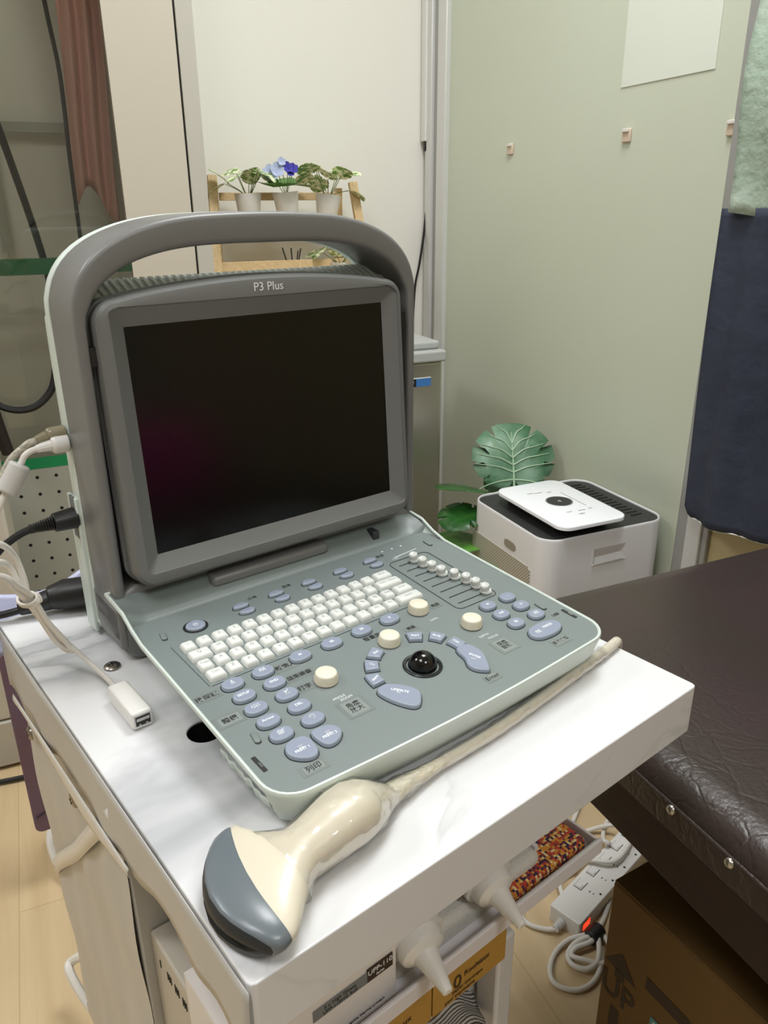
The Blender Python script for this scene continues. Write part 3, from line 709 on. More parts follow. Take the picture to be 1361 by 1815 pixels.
# short hinge lip gradient strip
def on(x, y, z=0.0): return TPn @ Matrix.Translation((x/1000, y/1000, zf+z/1000))
# key tray (very shallow frame line)
def groove(path, r=0.0004, closed=False, m='line', name='groove_line'):
    b = mb(m); b.tube([(x/1000, y/1000, zf+0.0001) for x, y in path], r, 6, TPn, closed, smooth=False); return b.build(name, pan)
groove([(x*1000, y*1000) for x, y in rrect(.2415, .2895, .101, .2015, .006)], closed=True)
groove([(21, 127.5), (229, 130.5)], .0003); groove([(17, 190), (19.5, 128)], .0003)
ym = lambda x: 0.017*(x-27.5)
# keys
def key(x, y, wk, hk, txt, dark=False):
    b = mb('key'); w2, h2 = (wk-.9)/2000, (hk-.5)/2000
    T = on(x, y)
    pb_ = rrect(-w2, w2, -h2, h2, .0016, 3); pm = rrect(-w2+.0003, w2-.0003, -h2+.0003, h2-.0003, .0016, 3); pt = rrect(-w2+.0012, w2-.0012, -h2+.0012, h2-.0012, .0014, 3); pt2 = rrect(-w2+.0019, w2-.0019, -h2+.0019, h2-.0019, .001, 3)
    rings = [[(p[0], p[1], z) for p in q] for q, z in ((pb_, -.001), (pm, .0026), (pt, .0040), (pt2, .0044))]
    b.loft(rings, T)
    if txt:
        b.mat('print' if dark else 'print_grey'); b.text(txt, 0.0042 if len(txt) == 1 else 0.0034, T @ Matrix.Translation((0 if len(txt) > 1 else -.0003, .0008, .00442)))
    return b.build('key', pan, sharp=40)
r1 = list("~1234567890-=\\"); x1 = [27.5, 41, 54.6, 68.2, 81.8, 95.6, 109.2, 122.8, 136.3, 149.7, 163.1, 176.6, 190.1, 203.6]
for c, x in zip(r1, x1): key(x, 180.6+ym(x), 12, 12.2, c)
key(220.5, 183.8, 18.5, 12.2, 'Bksp')
key(30.4, 166.2, 18.5, 12.2, 'Q')
for c, x in zip("WERTYUIOP[]\"", [46.8, 60.2, 73.8, 87.4, 101, 114.6, 128.2, 141.5, 154.8, 168.4, 182, 195.5]): key(x, 166.3+ym(x), 12, 12.2, c, c in '"')
key(217, 169.8, 27, 12.2, 'Insert  Home')
for c, x in zip(["Caps"]+list("ASDFGHJKL;")+["Pg", "Pg"], [27.4, 41.2, 54.8, 68.4, 81.9, 95.4, 108.9, 122.4, 136.2, 149.6, 163, 176.5, 190.2]): key(x, 151.3+ym(x), 12, 12.2, c, c == 'Pg')
key(204, 154.3, 12, 12.2, 'End', True); key(221.2, 154.6, 18.5, 12.2, 'Enter')
key(28.9, 136.7, 14.8, 12.2, 'Ctrl')
for c, x in zip("ZXCVBNM,./", [43.9, 57.4, 71, 84.8, 98.4, 112, 125.8, 139.1, 152.6, 166.2]): key(x, 136.6+ym(x), 12, 12.2, c)
key(181, 139.3, 14.8, 12.2, 'Alt'); key(195.8, 139.5, 12, 12.2, 'Fn', True); key(217, 140.4, 26.5, 12.2, 'Space')

# buttons
def button(poly, label=None, size=.0034, off_=(0, 0), icon=None, h=.0032, rot=0, ctr=None, name='button', sx=1):
    P = [(x/1000, y/1000) for x, y in poly]; cx = sum(p[0] for p in P)/len(P); cy = sum(p[1] for p in P)/len(P)
    # counter-clockwise check
    ar = sum(P[i][0]*P[(i+1) % len(P)][1]-P[(i+1) % len(P)][0]*P[i][1] for i in range(len(P)))
    if ar < 0: P = P[::-1]
    Q = [Vector((p[0], p[1], 0)) for p in P]
    if len(P) < 12: Q = catmull(Q, 4, True)
    P = [(q.x, q.y) for q in Q]
    T = TPn @ Matrix.Translation((0, 0, zf))
    b = mb('slot'); b.prism(off(P, -.0006), -.001, .00015, T)
    b.mat('btn_side').loft([[(p[0], p[1], -.001) for p in P], [(p[0], p[1], h*.7) for p in off(P, .0002)], [(p[0], p[1], h*.93) for p in off(P, .0007)], [(p[0], p[1], h) for p in off(P, .0013)]], T, cap=False)
    b.mat('btn').add([(p[0], p[1], h) for p in off(P, .0013)], [tuple(range(len(P)))], T)
    TT = TPn @ Matrix.Translation((cx+off_[0]/1000, cy+off_[1]/1000, zf+h+.0001)) @ Matrix.Rotation(rot, 4, 'Z')
    b.mat('print_white')
    if label: b.text(label, size, TT, 0, .00008, sx)
    if icon: icon(b, TT)
    return b.build(name, pan, sharp=40)
def ln(b, T, pts, r=.0003, closed=False): b.tube([(x/1000, y/1000, 0) for x, y in pts], r, 4, T, closed, smooth=False)
def ic_probe(b, T): ln(b, T, [(-1.4, -2), (1.4, -2), (1, -1), (.4, 0), (.4, 2), (-.4, 2), (-.4, 0), (-1, -1)], closed=True)
def ic_people(b, T):
    for x in (-1.5, 1.2): ln(b, T, [(x+.9*math.cos(a*PI/4), .9+.9*math.sin(a*PI/4)) for a in range(8)], closed=True); ln(b, T, [(x-1, -2), (x-.6, -.4), (x+.6, -.4), (x+1, -2)])
def ic_body(b, T): ln(b, T, [(-3, -1.6), (-2.4, 1.8), (-1, 1.2), (0, 2), (1, 1.2), (2.4, 1.8), (3, -1.6)]); ln(b, T, [(-1.2, -1.8), (-1, .6)]); ln(b, T, [(1.2, -1.8), (1, .6)]); ln(b, T, [(-1, -.6), (1, -.6)])
def ic_note(b, T): ln(b, T, [(-2.2, -1.8), (2.2, -1.8), (2.2, 1.6), (-2.2, 1.6)], closed=True); ln(b, T, [(-1, -.8), (2.6, 2.6)], .0003); ln(b, T, [(-1.4, .6), (.6, .6)])
def ic_page(b, T): ln(b, T, [(-1.7, -2), (1.7, -2), (1.7, 2), (-.7, 2), (-1.7, 1)], .0003, True)
def ic_leaf(b, T): ln(b, T, [(-2, -1.8), (-2.4, .2), (-1, 2), (1.6, 1.4), (2, -.6), (.4, -2)], .0003, True); ln(b, T, [(-2, -1.4), (1.4, 1)]); ln(b, T, [(-1.4, .8), (1, -1.4)]); ln(b, T, [(1.5, 1.5), (3.4, 2)], .0003)
def ic_print(b, T): ln(b, T, [(-2, 1.6), (-2, 3.6), (2, 3.6), (2, 1.6)], .0003, True); ln(b, T, [(-.9, 2.2), (-.9, .6), (1, .6), (1, 2.2)], .0003)
def ic_up(b, T): ln(b, T, [(-.6, -2.4), (-.6, .4), (-1.6, .4), (0, 2.4), (1.6, .4), (.6, .4), (.6, -2.4)], .00025, True)
def ic_circ(b, T): ln(b, T, [(1.9*math.cos(a*PI/6), -.8+1.9*math.sin(a*PI/6)) for a in range(11)], .0003)
def ic_power(b, T): ln(b, T, [(1.7*math.cos(R(120+300*k/12)), 1.7*math.sin(R(120+300*k/12))) for k in range(13)], .0003); ln(b, T, [(0, .4), (0, 2.3)], .0003)
def ic_grid(b, T):
    for k in (-.7, .7): ln(b, T, [(k, -1.8), (k, 1.8)], .0003); ln(b, T, [(-2, k), (2, k)], .0003)
def ic_pause(b, T):
    for k in (-.8, .8): ln(b, T, [(k, -1.5), (k, 1.5)], .00035)
def ov(x, y, rx=8.6, ry=6.3): return ell(x, y, rx, ry, 24, 0, 2.4)
for (x, y, lab, ic) in ((33.3, 119.2, None, ic_probe), (58.6, 119.6, None, ic_people), (33.4, 102.2, 'SETUP', None), (58.7, 102.9, 'END', None), (33.6, 85.6, None, ic_body), (59.0, 86.4, None, ic_note),
                        (33.8, 68.8, 'Arrow', None), (59.2, 70.0, 'DEL', None), (34.1, 52.3, None, ic_leaf), (59.5, 53.1, None, ic_page)):
    button(ov(x, y), lab, .0034, (0, .8), ic)
for x, y, lab in ((91.8, 120.3, 'M'), (121.6, 120.9, '4B'), (151.6, 121.7, '2B'), (181.2, 122.2, 'B')): button(ov(x, y, 9, 6.4), lab, .0036, (0, .3))
button([(45.8, 40.5), (46.2, 27), (41.5, 21.2), (34, 22.6), (27.4, 30), (28.2, 38.5), (35.5, 43.2)], 'PRINT 1', .0032, (0, -1.2), ic_print)
button([(50.2, 41.8), (50.4, 29), (54.5, 24), (62, 25), (68.3, 31), (67.5, 38.2), (61, 42.6)], 'PRINT 2', .0032, (0, -1.2), ic_print)
# power button
b = mb('ballring').prism([(p[0]/1000, p[1]/1000) for p in ell(45.6, 206.3, 10.4, 9, 32)], -.001, .0006, TPn @ Matrix.Translation((0, 0, zf))); b.build('power_ring', pan)
button(ell(45.6, 206.3, 8.4, 7.1, 28), None, icon=ic_power, h=.0024)
# rocker pairs (upper leaf / lower leaf)
def leaf_up(x, y): return [(x-7.5, y-1.8), (x-6.5, y+1.8), (x-2.5, y+4.2), (x+3, y+3.8), (x+7, y+.6), (x+5.5, y-2.2), (x-1, y-3)]
def leaf_dn(x, y): return [(x-6.8, y+.4), (x-1, y+3), (x+6, y+2.4), (x+7.6, y-.4), (x+5, y-3.8), (x-.5, y-4.4), (x-5.5, y-2.6)]
for x, y, t in ((90.2, 212.4, '近場'), (125.4, 213.2, '遠場'), (160.2, 213.9, None), (195.4, 214.7, None), (230.6, 215.4, '聚焦')):
    button(leaf_up(x, y-.3), h=.0024); button(leaf_dn(x+.3, y-9.6), h=.0024)
    if t: mb('print').text(t, .0046, on(x+15, y+7.5 if x < 200 else y+3, .1)).build('lettering', pan)
# round buttons on the right
for x, y, ic, lab in ((289.6, 90.2, None, '-'), (264.8, 89.8, None, 'M'), (289.3, 73.4, ic_pause, None), (264.5, 73.1, None, 'A/B'), (289.4, 55.9, ic_people, None), (264.7, 56.2, ic_grid, None)):
    button(ov(x, y, 7.8, 6.3), lab, .0036, (0, .3), ic)
button([(262, 40.5), (268, 43.6), (280, 44.4), (291, 41.8), (295, 36.5), (292.6, 30.4), (284, 26.6), (272, 26.2), (263, 28.6), (259.4, 34.4)], 'FREEZE', .0034, (5, 1.8), lambda b, T: ic_people(b, T @ Matrix.Translation((-.013, -.002, 0))))
# arc keys round the ball
BX, BY = 162.6, 57.8
def arc(a0, a1, r0, r1, n=6):
    return [(BX+r1*math.cos(R(a0+(a1-a0)*k/n)), BY+r1*math.sin(R(a0+(a1-a0)*k/n))) for k in range(n+1)]+[(BX+r0*math.cos(R(a1-(a1-a0)*k/n)), BY+r0*math.sin(R(a1-(a1-a0)*k/n))) for k in range(n+1)]
for cx_, cy_, lab, ic in ((181.7, 89.7, 'Start', None), (195.9, 79.2, 'Body', None), (203.2, 64.0, 'Calc', None), (141.3, 89.3, 'Exit', None), (129.4, 78.3, None, ic_up), (121.0, 63.4, 'Menu', None)):
    a = math.degrees(math.atan2(cy_-BY, cx_-BX)); rr = math.hypot(cx_-BX, cy_-BY)
    hw = math.degrees(6.4/rr)
    pts = arc(a-hw, a+hw, rr-5.6, rr+6.0, 6)
    P2 = off([(p[0]/1000, p[1]/1000) for p in pts], .0004); button([(p[0]*1000, p[1]*1000) for p in P2], lab, .0034, (0, 0), ic, rot=R(a-90) if a < 120 else R(a-90)*.35)
def thick_arc(a0, a1, r0, r1, swell):
    n = 8; o = []
    for k in range(n+1):
        t = k/n; a = R(a0+(a1-a0)*t); o.append((BX+(r1+swell*math.sin(PI*t))*math.cos(a), BY+(r1+swell*math.sin(PI*t))*math.sin(a)))
    for k in range(n+1):
        t = 1-k/n; a = R(a0+(a1-a0)*t); o.append((BX+r0*math.cos(a), BY+r0*math.sin(a)))
    return o
button([(195, 53), (197.5, 57.5), (205, 59), (210.5, 53), (210.8, 42), (206, 31.5), (199.5, 22), (196.5, 22.2), (190.4, 28.5), (189.5, 36), (193.6, 44)], 'Update' and 'ENTER', .0034, (2, 0), lambda b, T: ln(b, T, [(-1.5, -4.2), (2, -4.2), (2, -2.4)], .0003), rot=R(-72))
button([(113, 50.5), (121, 54.2), (128, 50.8), (134.5, 43.8), (138.6, 33), (131, 22.5), (125, 21.2), (119.8, 27), (114.6, 38.2)], 'UPDATE', .0036, (1.5, 3.2), ic_circ, rot=R(-52+180-180))
# trackball
b = mb('ballring').lathe([(.0156, -.001), (.0155, .0008), (.0146, .0014), (.0130, .0010), (.0122, -.0006)], 48, on(BX, BY), cap=False); b.build('ball_ring', pan)
b = mb('slot').lathe([(.0124, -.0012), (.0002, -.001)], 40, on(BX, BY), cap=False); b.build('ball_socket', pan)
mb('ball').sphere((0, 0, .0006), .0114, 20, on(BX, BY)).build('trackball', pan)
# knobs
KNOBS = ((92.2, 85.4), (161.2, 97.2), (233.4, 77.6), (211.2, 120.4))
for x, y in KNOBS:
    b = mb('slot').lathe([(.0094, -.001), (.0094, .0004)], 36, on(x, y))
    vs = []; n = 72
    prof = [(.0092, .0004, 1), (.0089, .003, 1), (.0082, .0066, 1), (.0078, .0075, 0), (.0071, .0079, 0), (.0001, .0080, 0)]
    rings = [[((r+(.00022*k*(1 if i % 2 else -1)))*math.cos(2*PI*i/n), (r+(.00022*k*(1 if i % 2 else -1)))*math.sin(2*PI*i/n), z) for i in range(n)] for r, z, k in prof]
    b.mat('knob').loft(rings, on(x, y)); b.build('knob', pan, sharp=60)
# sliders
for i in range(8):
    y = 191.8-11.75*i; xs = 248.3; xe = 283
    mb('slot').box(xs/1000, xe/1000, y/1000-.0006, y/1000+.0006, -.001, .0001, TPn @ Matrix.Translation((0, 0, zf))).build('slider_slot', pan)
    xk = [267, 268.6, 270.2, 271.6, 277, 281, 282, 282][i]
    b = mb('key').lathe([(.0052, .0002), (.0055, .0018), (.0046, .0034), (.0028, .0042), (.0004, .0043)], 24, on(xk, y))
    b.lathe([(.0040, .003), (.0043, .0055), (.0041, .0085), (.0030, .0096), (.0012, .0086), (.0004, .0082)], 20, on(xk-.3, y, 0) @ Matrix.Rotation(R(-14), 4, 'Y'))
    b.build('slider_cap', pan)
# stickers and printed words
def sticker(x, y, w_, h_, txt, size=.0058, inner=True, rot=0, frame=True):
    b = MB(); T = on(x, y, .05) @ Matrix.Rotation(rot, 4, 'Z')
    if frame: b.mat('sticker').prism(rrect(-w_/2000, w_/2000, -h_/2000, h_/2000, .0008, 2), -.0005, .00008, T)
    if inner: b.mat('sticker_in').prism(rrect(-w_/2000+.003, w_/2000-.003, -h_/2000+.002, h_/2000-.002, .0004, 2), 0, .00014, T)
    b.mat('print').text(txt, size, T @ Matrix.Translation((0, 0, .0002)), 0, .00011); return b.build('label_sticker', pan)
sticker(12.2, 118, 22, 9, '換探頭'); sticker(14.2, 87.2, 22, 13, '體標'); sticker(77, 117.8, 21, 10, '新病人', inner=False)
sticker(79.6, 102.2, 24, 9, '結束檢查', .0052, False); sticker(75, 87.4, 20, 9, '打字', inner=False); sticker(35.5, 15.4, 20, 10, '列印')
sticker(92, 48.4, 22, 20, '角度\n放大', .0056, True); sticker(235.2, 41.0, 20, 19, '深度\n音頻', .0052, True)
sticker(196.5, 16.2, 15, 9, 'Enter', .0058); sticker(277.5, 18.4, 19, 9, '影像凍結', .0042); sticker(229.5, 118.8, 13, 8, '亮度', .0046, False)
sticker(189, 103.2, 14, 7, '亮區', .0044, False)
mb('print').text('整畫面', .0056, on(154.6, 111.0, .1), 0, .00006).text('USB', .0046, on(305, 47.5, .1), 0, .00004).build('lettering', pan)
mb('print_white').text('ANGLE', .0034, on(88.5, 63.6, .1)).text('ZOOM', .0034, on(92.5, 60.0, .1)).text('DEPTH', .0034, on(231, 60.0, .1)).text('FOCUS', .0034, on(236, 54.6, .1)).text('GAIN', .0034, on(213.4, 102.4, .1)).text('TGC', .0034, on(255, 206, .1)).build('lettering', pan)
for x, y in ((253.1, 224.9), (265.2, 224.7), (276.3, 224.3)): mb('print_white').prism([(p[0]/1000, p[1]/1000) for p in ell(x, y, 1.1, .8, 10)], -.0003, .0002, TPn @ Matrix.Translation((0, 0, zf))).build('indicator_light', pan)
groove([(255, 208), (285, 211)], .0004, m='print_white', name='printed_line')
# rubber buffers and slots
for x, y, a in ((18.6, 207.7, 80), (19.4, 60.7, 80), (302.8, 213.5, 88), (304.3, 64.0, 88)):
    T = on(x, y) @ Matrix.Rotation(R(a), 4, 'Z'); b = mb('slot').prism(rrect(-.0066, .0066, -.0024, .0024, .0023), -.0005, .0001, T)
    b.mat('panel').prism(rrect(-.0056, .0062, -.0021, .0023, .0021), 0, .0012, T, round_top=.0006); b.build('rubber_buffer', pan)
for x, y, a in ((9, 38, 92), (316, 41.8, 91)):
    T = on(x, y) @ Matrix.Rotation(R(a), 4, 'Z'); b = mb('slot').prism(rrect(-.008, .008, -.0016, .0016, .0004, 2), -.0005, .0002, T); b.mat('metal').box(-.0035, .0015, -.0009, .0003, 0, .0004, T); b.build('usb_slot', pan)
# clear bumper film under the left edge of the base
mb('shell').grid(lambda s_, t_: (.0045+.002*t_+.0006*math.sin(s_*37), .02+.065*s_, -.014-.008*t_+.001*math.sin(s_*21)), 60, 3).build('clear_bumper', us, solid=.001)

# ================================================================== PROBE on the cart
def cartP(u, v, h): return CART @ Vector((u/1000, v/1000, h/1000))
pbm = empty('ultrasound_probe', 'cream curved ultrasound probe with grey lens, wrapped in cling film, on the marble cart', 'ultrasound probe', CART @ Vector((0, 0, 0)), CART_R)
# centre line from lens to cable in cart coordinates (mm)
CL = [(22, 44), (38, 41), (55, 41), (72, 43), (90, 46), (108, 49), (125, 52.5), (140, 55.5), (158, 58)]
# stations along a straight axis: axis direction from lens to tail
ax0 = Vector((19, 44)); 
def station(cx, cy, ang, hw, hz, zc, n=28, pw=2.3):
    o = []
    for k in range(n):
        a = 2*PI*k/n; c, s_ = math.cos(a), math.sin(a)
        y = hw*math.copysign(abs(c)**(2/pw), c); z = hz*math.copysign(abs(s_)**(2/pw), s_)
        o.append(((cx-y*math.sin(ang))/1000, (cy+y*math.cos(ang))/1000, (zc+z)/1000))
    return o
A = R(6)
st_ = [  # x,y,halfwidth,halfheight,zc
    (25, 44.5, 44.6, 11.0, 13), (29, 44.6, 44.2, 11.8, 13.2), (34, 44.8, 40, 12.4, 13.6), (39, 44.8, 35.5, 12.8, 14), (44.5, 44.6, 29, 13.2, 14.4), (51, 44.2, 22, 13.8, 15), (58, 43.8, 16.2, 14.4, 15.4),
    (68, 44.8, 16.4, 15.2, 16), (80, 46.4, 18, 16.4, 17), (92, 48.2, 19.5, 17.4, 17.8), (103, 49.8, 19.5, 17.4, 17.8), (113, 51.4, 17.6, 15.6, 16.2), (122, 52.8, 14, 12.6, 13.4), (130, 54.2, 10, 9.2, 10.2), (138, 55.2, 7, 6.6, 7.6)]
def curved(x, y, hw, hz, zc, curv, A):
    """a section bent forwards in plan so that the head follows the lens curve"""
    o = []
    for p in station(x, y, A, hw, hz, zc):
        px, py, pz = p; d = (py*1000-y)
        bend = curv*(d*d)/(44*44); o.append((px+bend/1000, py, pz))
    return o
cv = [7, 6.5, 5, 3, 1, 0]+[0]*20
AN = [R(-8), R(-8), R(-6), R(-4), R(-1), R(2)]+[A]*20
b = mb('cream').loft([curved(*s_, cv[i], AN[i]) for i, s_ in enumerate(st_)]); b.build('probe_body', pbm, sharp=60)
# lens: continues forward from the head
ls = [(25.2, 44.5, 44.9, 11.1, 13, 7), (21, 44.4, 45.4, 11.7, 13, 9), (15, 44.2, 45.6, 11.7, 12.8, 12.5), (9, 44, 45.2, 11.4, 12.6, 16), (4.2, 44, 44.4, 10.9, 12.2, 19), (2.2, 44, 43.4, 10.0, 11.8, 20.5)]
b = mb('lens').loft([curved(x, y, hw, hz, zc, c, R(-8)) for x, y, hw, hz, zc, c in ls]); b.build('lens_housing', pbm, sharp=60)
b = mb('lens2').loft([curved(x, y, hw, hz, zc, c, R(-8)) for x, y, hw, hz, zc, c in ((2.4, 44, 43.2, 9.7, 11.7, 20.4), (1.2, 44, 42.2, 8.6, 11.2, 20.8), (.4, 44, 40.5, 6.2, 10.8, 20.8), (.1, 44, 39, 3, 10.6, 20.7))]); b.build('acoustic_lens', pbm, sharp=60)
# film wrap around body and neck
fm = []
for i, s_ in enumerate(st_[4:]):
    x, y, hw, hz, zc = s_; o = []
    for k, p in enumerate(station(x, y, A, hw+1.2, hz+1.0, zc+.6, 40, 2.2)):
        j = 1+0.03*math.sin(k*1.9+i*2.3)+0.02*math.sin(k*4.1+i); o.append(((x/1000)+(p[0]-x/1000)*j, y/1000+(p[1]-y/1000)*j, max(.0005, zc/1000+(p[2]-zc/1000)*j)))
    fm.append(o)
for i, (x, y, r_) in enumerate(((147, 56.2, 8.5), (156, 57, 7.2), (165, 57.6, 6.2), (176, 58.4, 5.4), (186, 58.8, 4.8))):
    o = []
    for k, p in enumerate(station(x, y, A, r_, r_*.8, r_*.8+1, 40, 2)):
        j = 1+0.12*math.sin(k*1.3+i*2.9)+0.08*math.sin(k*3.7+i*1.1); o.append(((x/1000)+(p[0]-x/1000)*j, y/1000+(p[1]-y/1000)*j, max(.0005, (r_*.8+1)/1000+(p[2]-(r_*.8+1)/1000)*j)))
    fm.append(o)
b = mb('film').loft(fm, cap=False); b.build('film_wrap', pbm, sharp=180)
b = mb(mat('film_on_neck', S(224, 216, 196), 0.12, bump=(160, 1.0, 5, .003))).tube([(.134, .0548, .0085), (.148, .0563, .0075), (.165, .0576, .006), (.186, .0588, .005)], lambda t: .0076*(1-t)+.0042*t, 14); b.build('strain_relief', pbm)
b = mb(mat('wrapped_cable', S(212, 204, 188), 0.28, bump=(90, .8, 4, .003))).tube([(.183, .0586, .005), (.235, .0592, .0048), (.290, .0635, .0048), (.345, .069, .0048), (.389, .074, .0052), (.408, .0765, .0056), (.420, .080, .001), (.424, .083, -.02), (.424, .086, -.06)], .0045, 14); b.build('probe_cable', pbm)
b = mb('film').tube([(.186, .0588, .006), (.235, .0594, .0058), (.290, .0638, .0058), (.345, .0692, .0058), (.389, .0742, .006)], lambda t: .0056+.0007*math.sin(t*70), 12); b.build('cable_film', pbm)

# ================================================================== CABLES at the machine
def mp(u, v, w_): return MACH @ Vector((u/1000, v/1000, w_/1000))
# white USB lead with ferrite
e = empty('usb_cable', 'white cable with a grey ferrite bead plugged into the machine side', 'cable', mp(0, 324, 151))
inv = Matrix.Translation(-e.location)
def wp(b, pts, r, **k): return b.tube([inv @ p if False else p for p in pts], r, **k)
def local(pts, o): return [p-o.location for p in pts]
path = [mp(-24, 324, 150), mp(-29, 324, 149), mp(-34, 324, 146), mp(-38, 324, 140), mp(-53, 324, 119), mp(-60, 324, 108), mp(-75, 322, 88), mp(-110, 318, 70)]
b = mb('whitecable').tube(local(path, e), .0026); b.build('cord', e)
b = mb('white').tube(local([mp(1, 324, 151), mp(-8, 324, 151.3), mp(-11, 324, 151.2), mp(-12.5, 324, 151.1)], e), lambda t: .0078 if t < .8 else .0060, 14, smooth=False)
b.tube(local([mp(-12, 324, 151.1), mp(-19, 324, 150.6), mp(-25, 324, 149.8)], e), lambda t: .0050-.0020*t, 10, smooth=False); b.build('plug', e, bevel=.001)
b = mb(mat('ferrite_grey', S(200, 198, 196), .35)).tube(local([path[3], path[4]], e), .0085, 16, smooth=False); b.build('ferrite_bead', e, bevel=.002)
# translucent lead
e = empty('clear_usb_cable', 'translucent shielded lead plugged in just above the white one', 'cable', mp(0, 326, 160))
path = [mp(-22, 328, 156), mp(-28, 328, 155), mp(-33, 328, 152), mp(-43, 328, 145), mp(-51, 328, 134), mp(-56, 328, 124), mp(-60, 328, 112), mp(-68, 328, 95)]
b = mb(mat('shielded_cord', S(206, 200, 186), .25, noise=(400, .2, S(150, 146, 134)))).tube(local(path, e), .0027); b.build('cord', e)
b = mb('clear').tube(local([mp(1, 328, 158.5), mp(-12, 328, 158.2), mp(-13.5, 328, 158)], e), lambda t: .0068 if t < .9 else .005, 12, smooth=False).tube(local([mp(-13, 328, 158), mp(-23, 328, 156)], e), lambda t: .0050-.0018*t, 10, smooth=False); b.build('plug', e, bevel=.001)
# black mains lead
e = empty('mains_lead', 'black power cord with ribbed boot plugged low into the machine side', 'cable', mp(0, 334, 84))
path = [mp(-38, 334, 79.5), mp(-46, 334, 77.5), mp(-54, 334, 74), mp(-64, 334, 68), mp(-76, 334, 56), mp(-95, 334, 38)]
b = mb('blackrub').tube(local(path, e), .0032); b.build('cord', e)
b = mb('black')
pa, pb2 = mp(1, 334, 81)-e.location, mp(-19, 334, 80.5)-e.location
b.tube([pa, pb2], lambda t: .0098-.0016*t, 14, smooth=False)
for k in range(9):
    q0 = mp(-19.5-k*2.0, 334, 80.4-k*.08)-e.location; q1 = mp(-20.8-k*2.0, 334, 80.4-k*.08)-e.location; b.tube([q0, q1], .0066-.0003*k, 12, smooth=False)
b.tube([mp(-19, 334, 80.4)-e.location, mp(-39, 334, 79.5)-e.location], .0040, 10, smooth=False)
b.build('plug', e, bevel=.0008)
# USB extension lead tied in a bundle, socket end lying on the cart
e = empty('usb_extension_cable', 'white tied cable bundle with a USB socket end lying on the marble top', 'cable', CART @ Vector((.03, .26, 0)))
def mpl(l): return [mp(*q)-e.location for q in l]
b = mb('whitecable')
b.tube(mpl([(-150, 150, 165), (-105, 180, 140), (-85, 200, 125), (-74, 223, 105), (-70, 227, 85), (-68, 233, 65), (-58, 252, 40), (-48, 260, 15), (-39, 263, 0), (-27, 261, -20), (-20, 242, -29), (-19, 220, -29.5)]), .0022)
b.tube(mpl([(-150, 140, 150), (-96, 175, 115), (-80, 214, 85), (-70, 234, 64), (-56, 257, 28), (-43, 275, -5), (-37, 268, -8), (-44, 258, 10), (-56, 247, 36), (-66, 233, 66), (-78, 210, 88), (-92, 190, 108), (-130, 165, 130)]), .0022)
b.tube(mpl([(-150, 145, 160), (-100, 170, 128), (-82, 212, 105), (-75, 219, 85), (-69, 235, 65), (-61, 247, 42), (-50, 262, 10), (-42, 268, -3)]), .0022)
b.build('cord', e)
b = mb('whitecable')
c0 = mp(-69, 233, 65)-e.location
dirv = (mp(-58, 252, 40)-mp(-75, 219, 85)).normalized(); xx = dirv.cross(Vector((0, 0, 1))).normalized(); yy = dirv.cross(xx)
for k in range(3): b.tube([c0+dirv*(k*.0022-.002)+xx*.0068*math.cos(a*PI/6)+yy*.0052*math.sin(a*PI/6) for a in range(12)], .0011, 6, closed=True, smooth=False)
for sgn in (1, -1): b.tube([c0, c0+xx*sgn*.006+yy*-.004, c0+xx*sgn*.008+dirv*.005, c0+xx*sgn*.004+dirv*.004], .0011, 6)
b.build('twist_tie', e)
T = Matrix.Translation(-Vector(e.location)) @ MACH @ Matrix.Translation((-.0195, .1935, -.0262)) @ Matrix.Rotation(R(1), 4, 'Z')
b = mb('white'); b.box(-.0082, .0082, -.025, .025, -.0082, .0068, T); o = b.build('usb_socket', e, bevel=.0025, seg=3)
b = mb('metal').box(-.0064, .0064, -.0254, -.0245, -.0052, .0040, T); b.mat('slot').box(-.0056, .0056, -.0257, -.0252, -.0044, .0032, T); b.mat('metal').box(-.0050, .0050, -.0259, -.0256, -.0005, .0020, T).box(-.0035, -.002, -.0259, -.0256, -.004, -.003, T).box(.002, .0035, -.0259, -.0256, -.004, -.003, T); b.build('socket_opening', e)
# black adaptor plug lying behind
e = empty('power_adapter', 'black mains plug with white warning print lying behind the machine', 'plug', CART @ Vector((.06, .46, 0)))
def cl_(l): return [CART @ Vector(q)-e.location for q in l]
b = mb('black').tube(cl_([(.085, .452, .017), (.060, .462, .017), (.045, .466, .016)]), lambda t: .0155 if t < .7 else .011, 14, smooth=False); b.tube(cl_([(.047, .465, .015), (.018, .470, .012)]), lambda t: .0105-.004*t, 12, smooth=False); b.tube(cl_([(.084, .452, .016), (.094, .449, .014)]), .0085, 10, smooth=False)
b.build('plug', e, bevel=.002)
mb('blackrub').tube(cl_([(.020, .469, .011), (.0, .478, .008), (-.02, .49, .012), (-.04, .50, .03), (-.06, .48, .07)]), .0035).build('cord', e)
mb('metal').box(.0, .010, -.003, .003, .0, .006, Matrix.Translation(-Vector(e.location)) @ CART @ Matrix.Translation((.083, .440, .0005))).build('prong', e)
bg = mb('black').box(-.036, .024, -.012, .012, -.002, .028); o = tag(bg.build('power_brick', bevel=.005, seg=3), 'black power brick with small white warning text at the cart corner', 'power adapter')
o.location = CART @ Vector((-.024, .500, .022)); o.rotation_euler = (R(12), 0, CART_R)
b = mb('print_white')
for k, s_ in enumerate(('WARNING: To avoid', 'An approved plug', 'Unplug the cord', 'carefully to avoid', 'damage.')): b.text(s_, .0044, Matrix.Translation((-.002, -.0123, .022-k*.0045)) @ FRONT)
b.build('lettering', o)
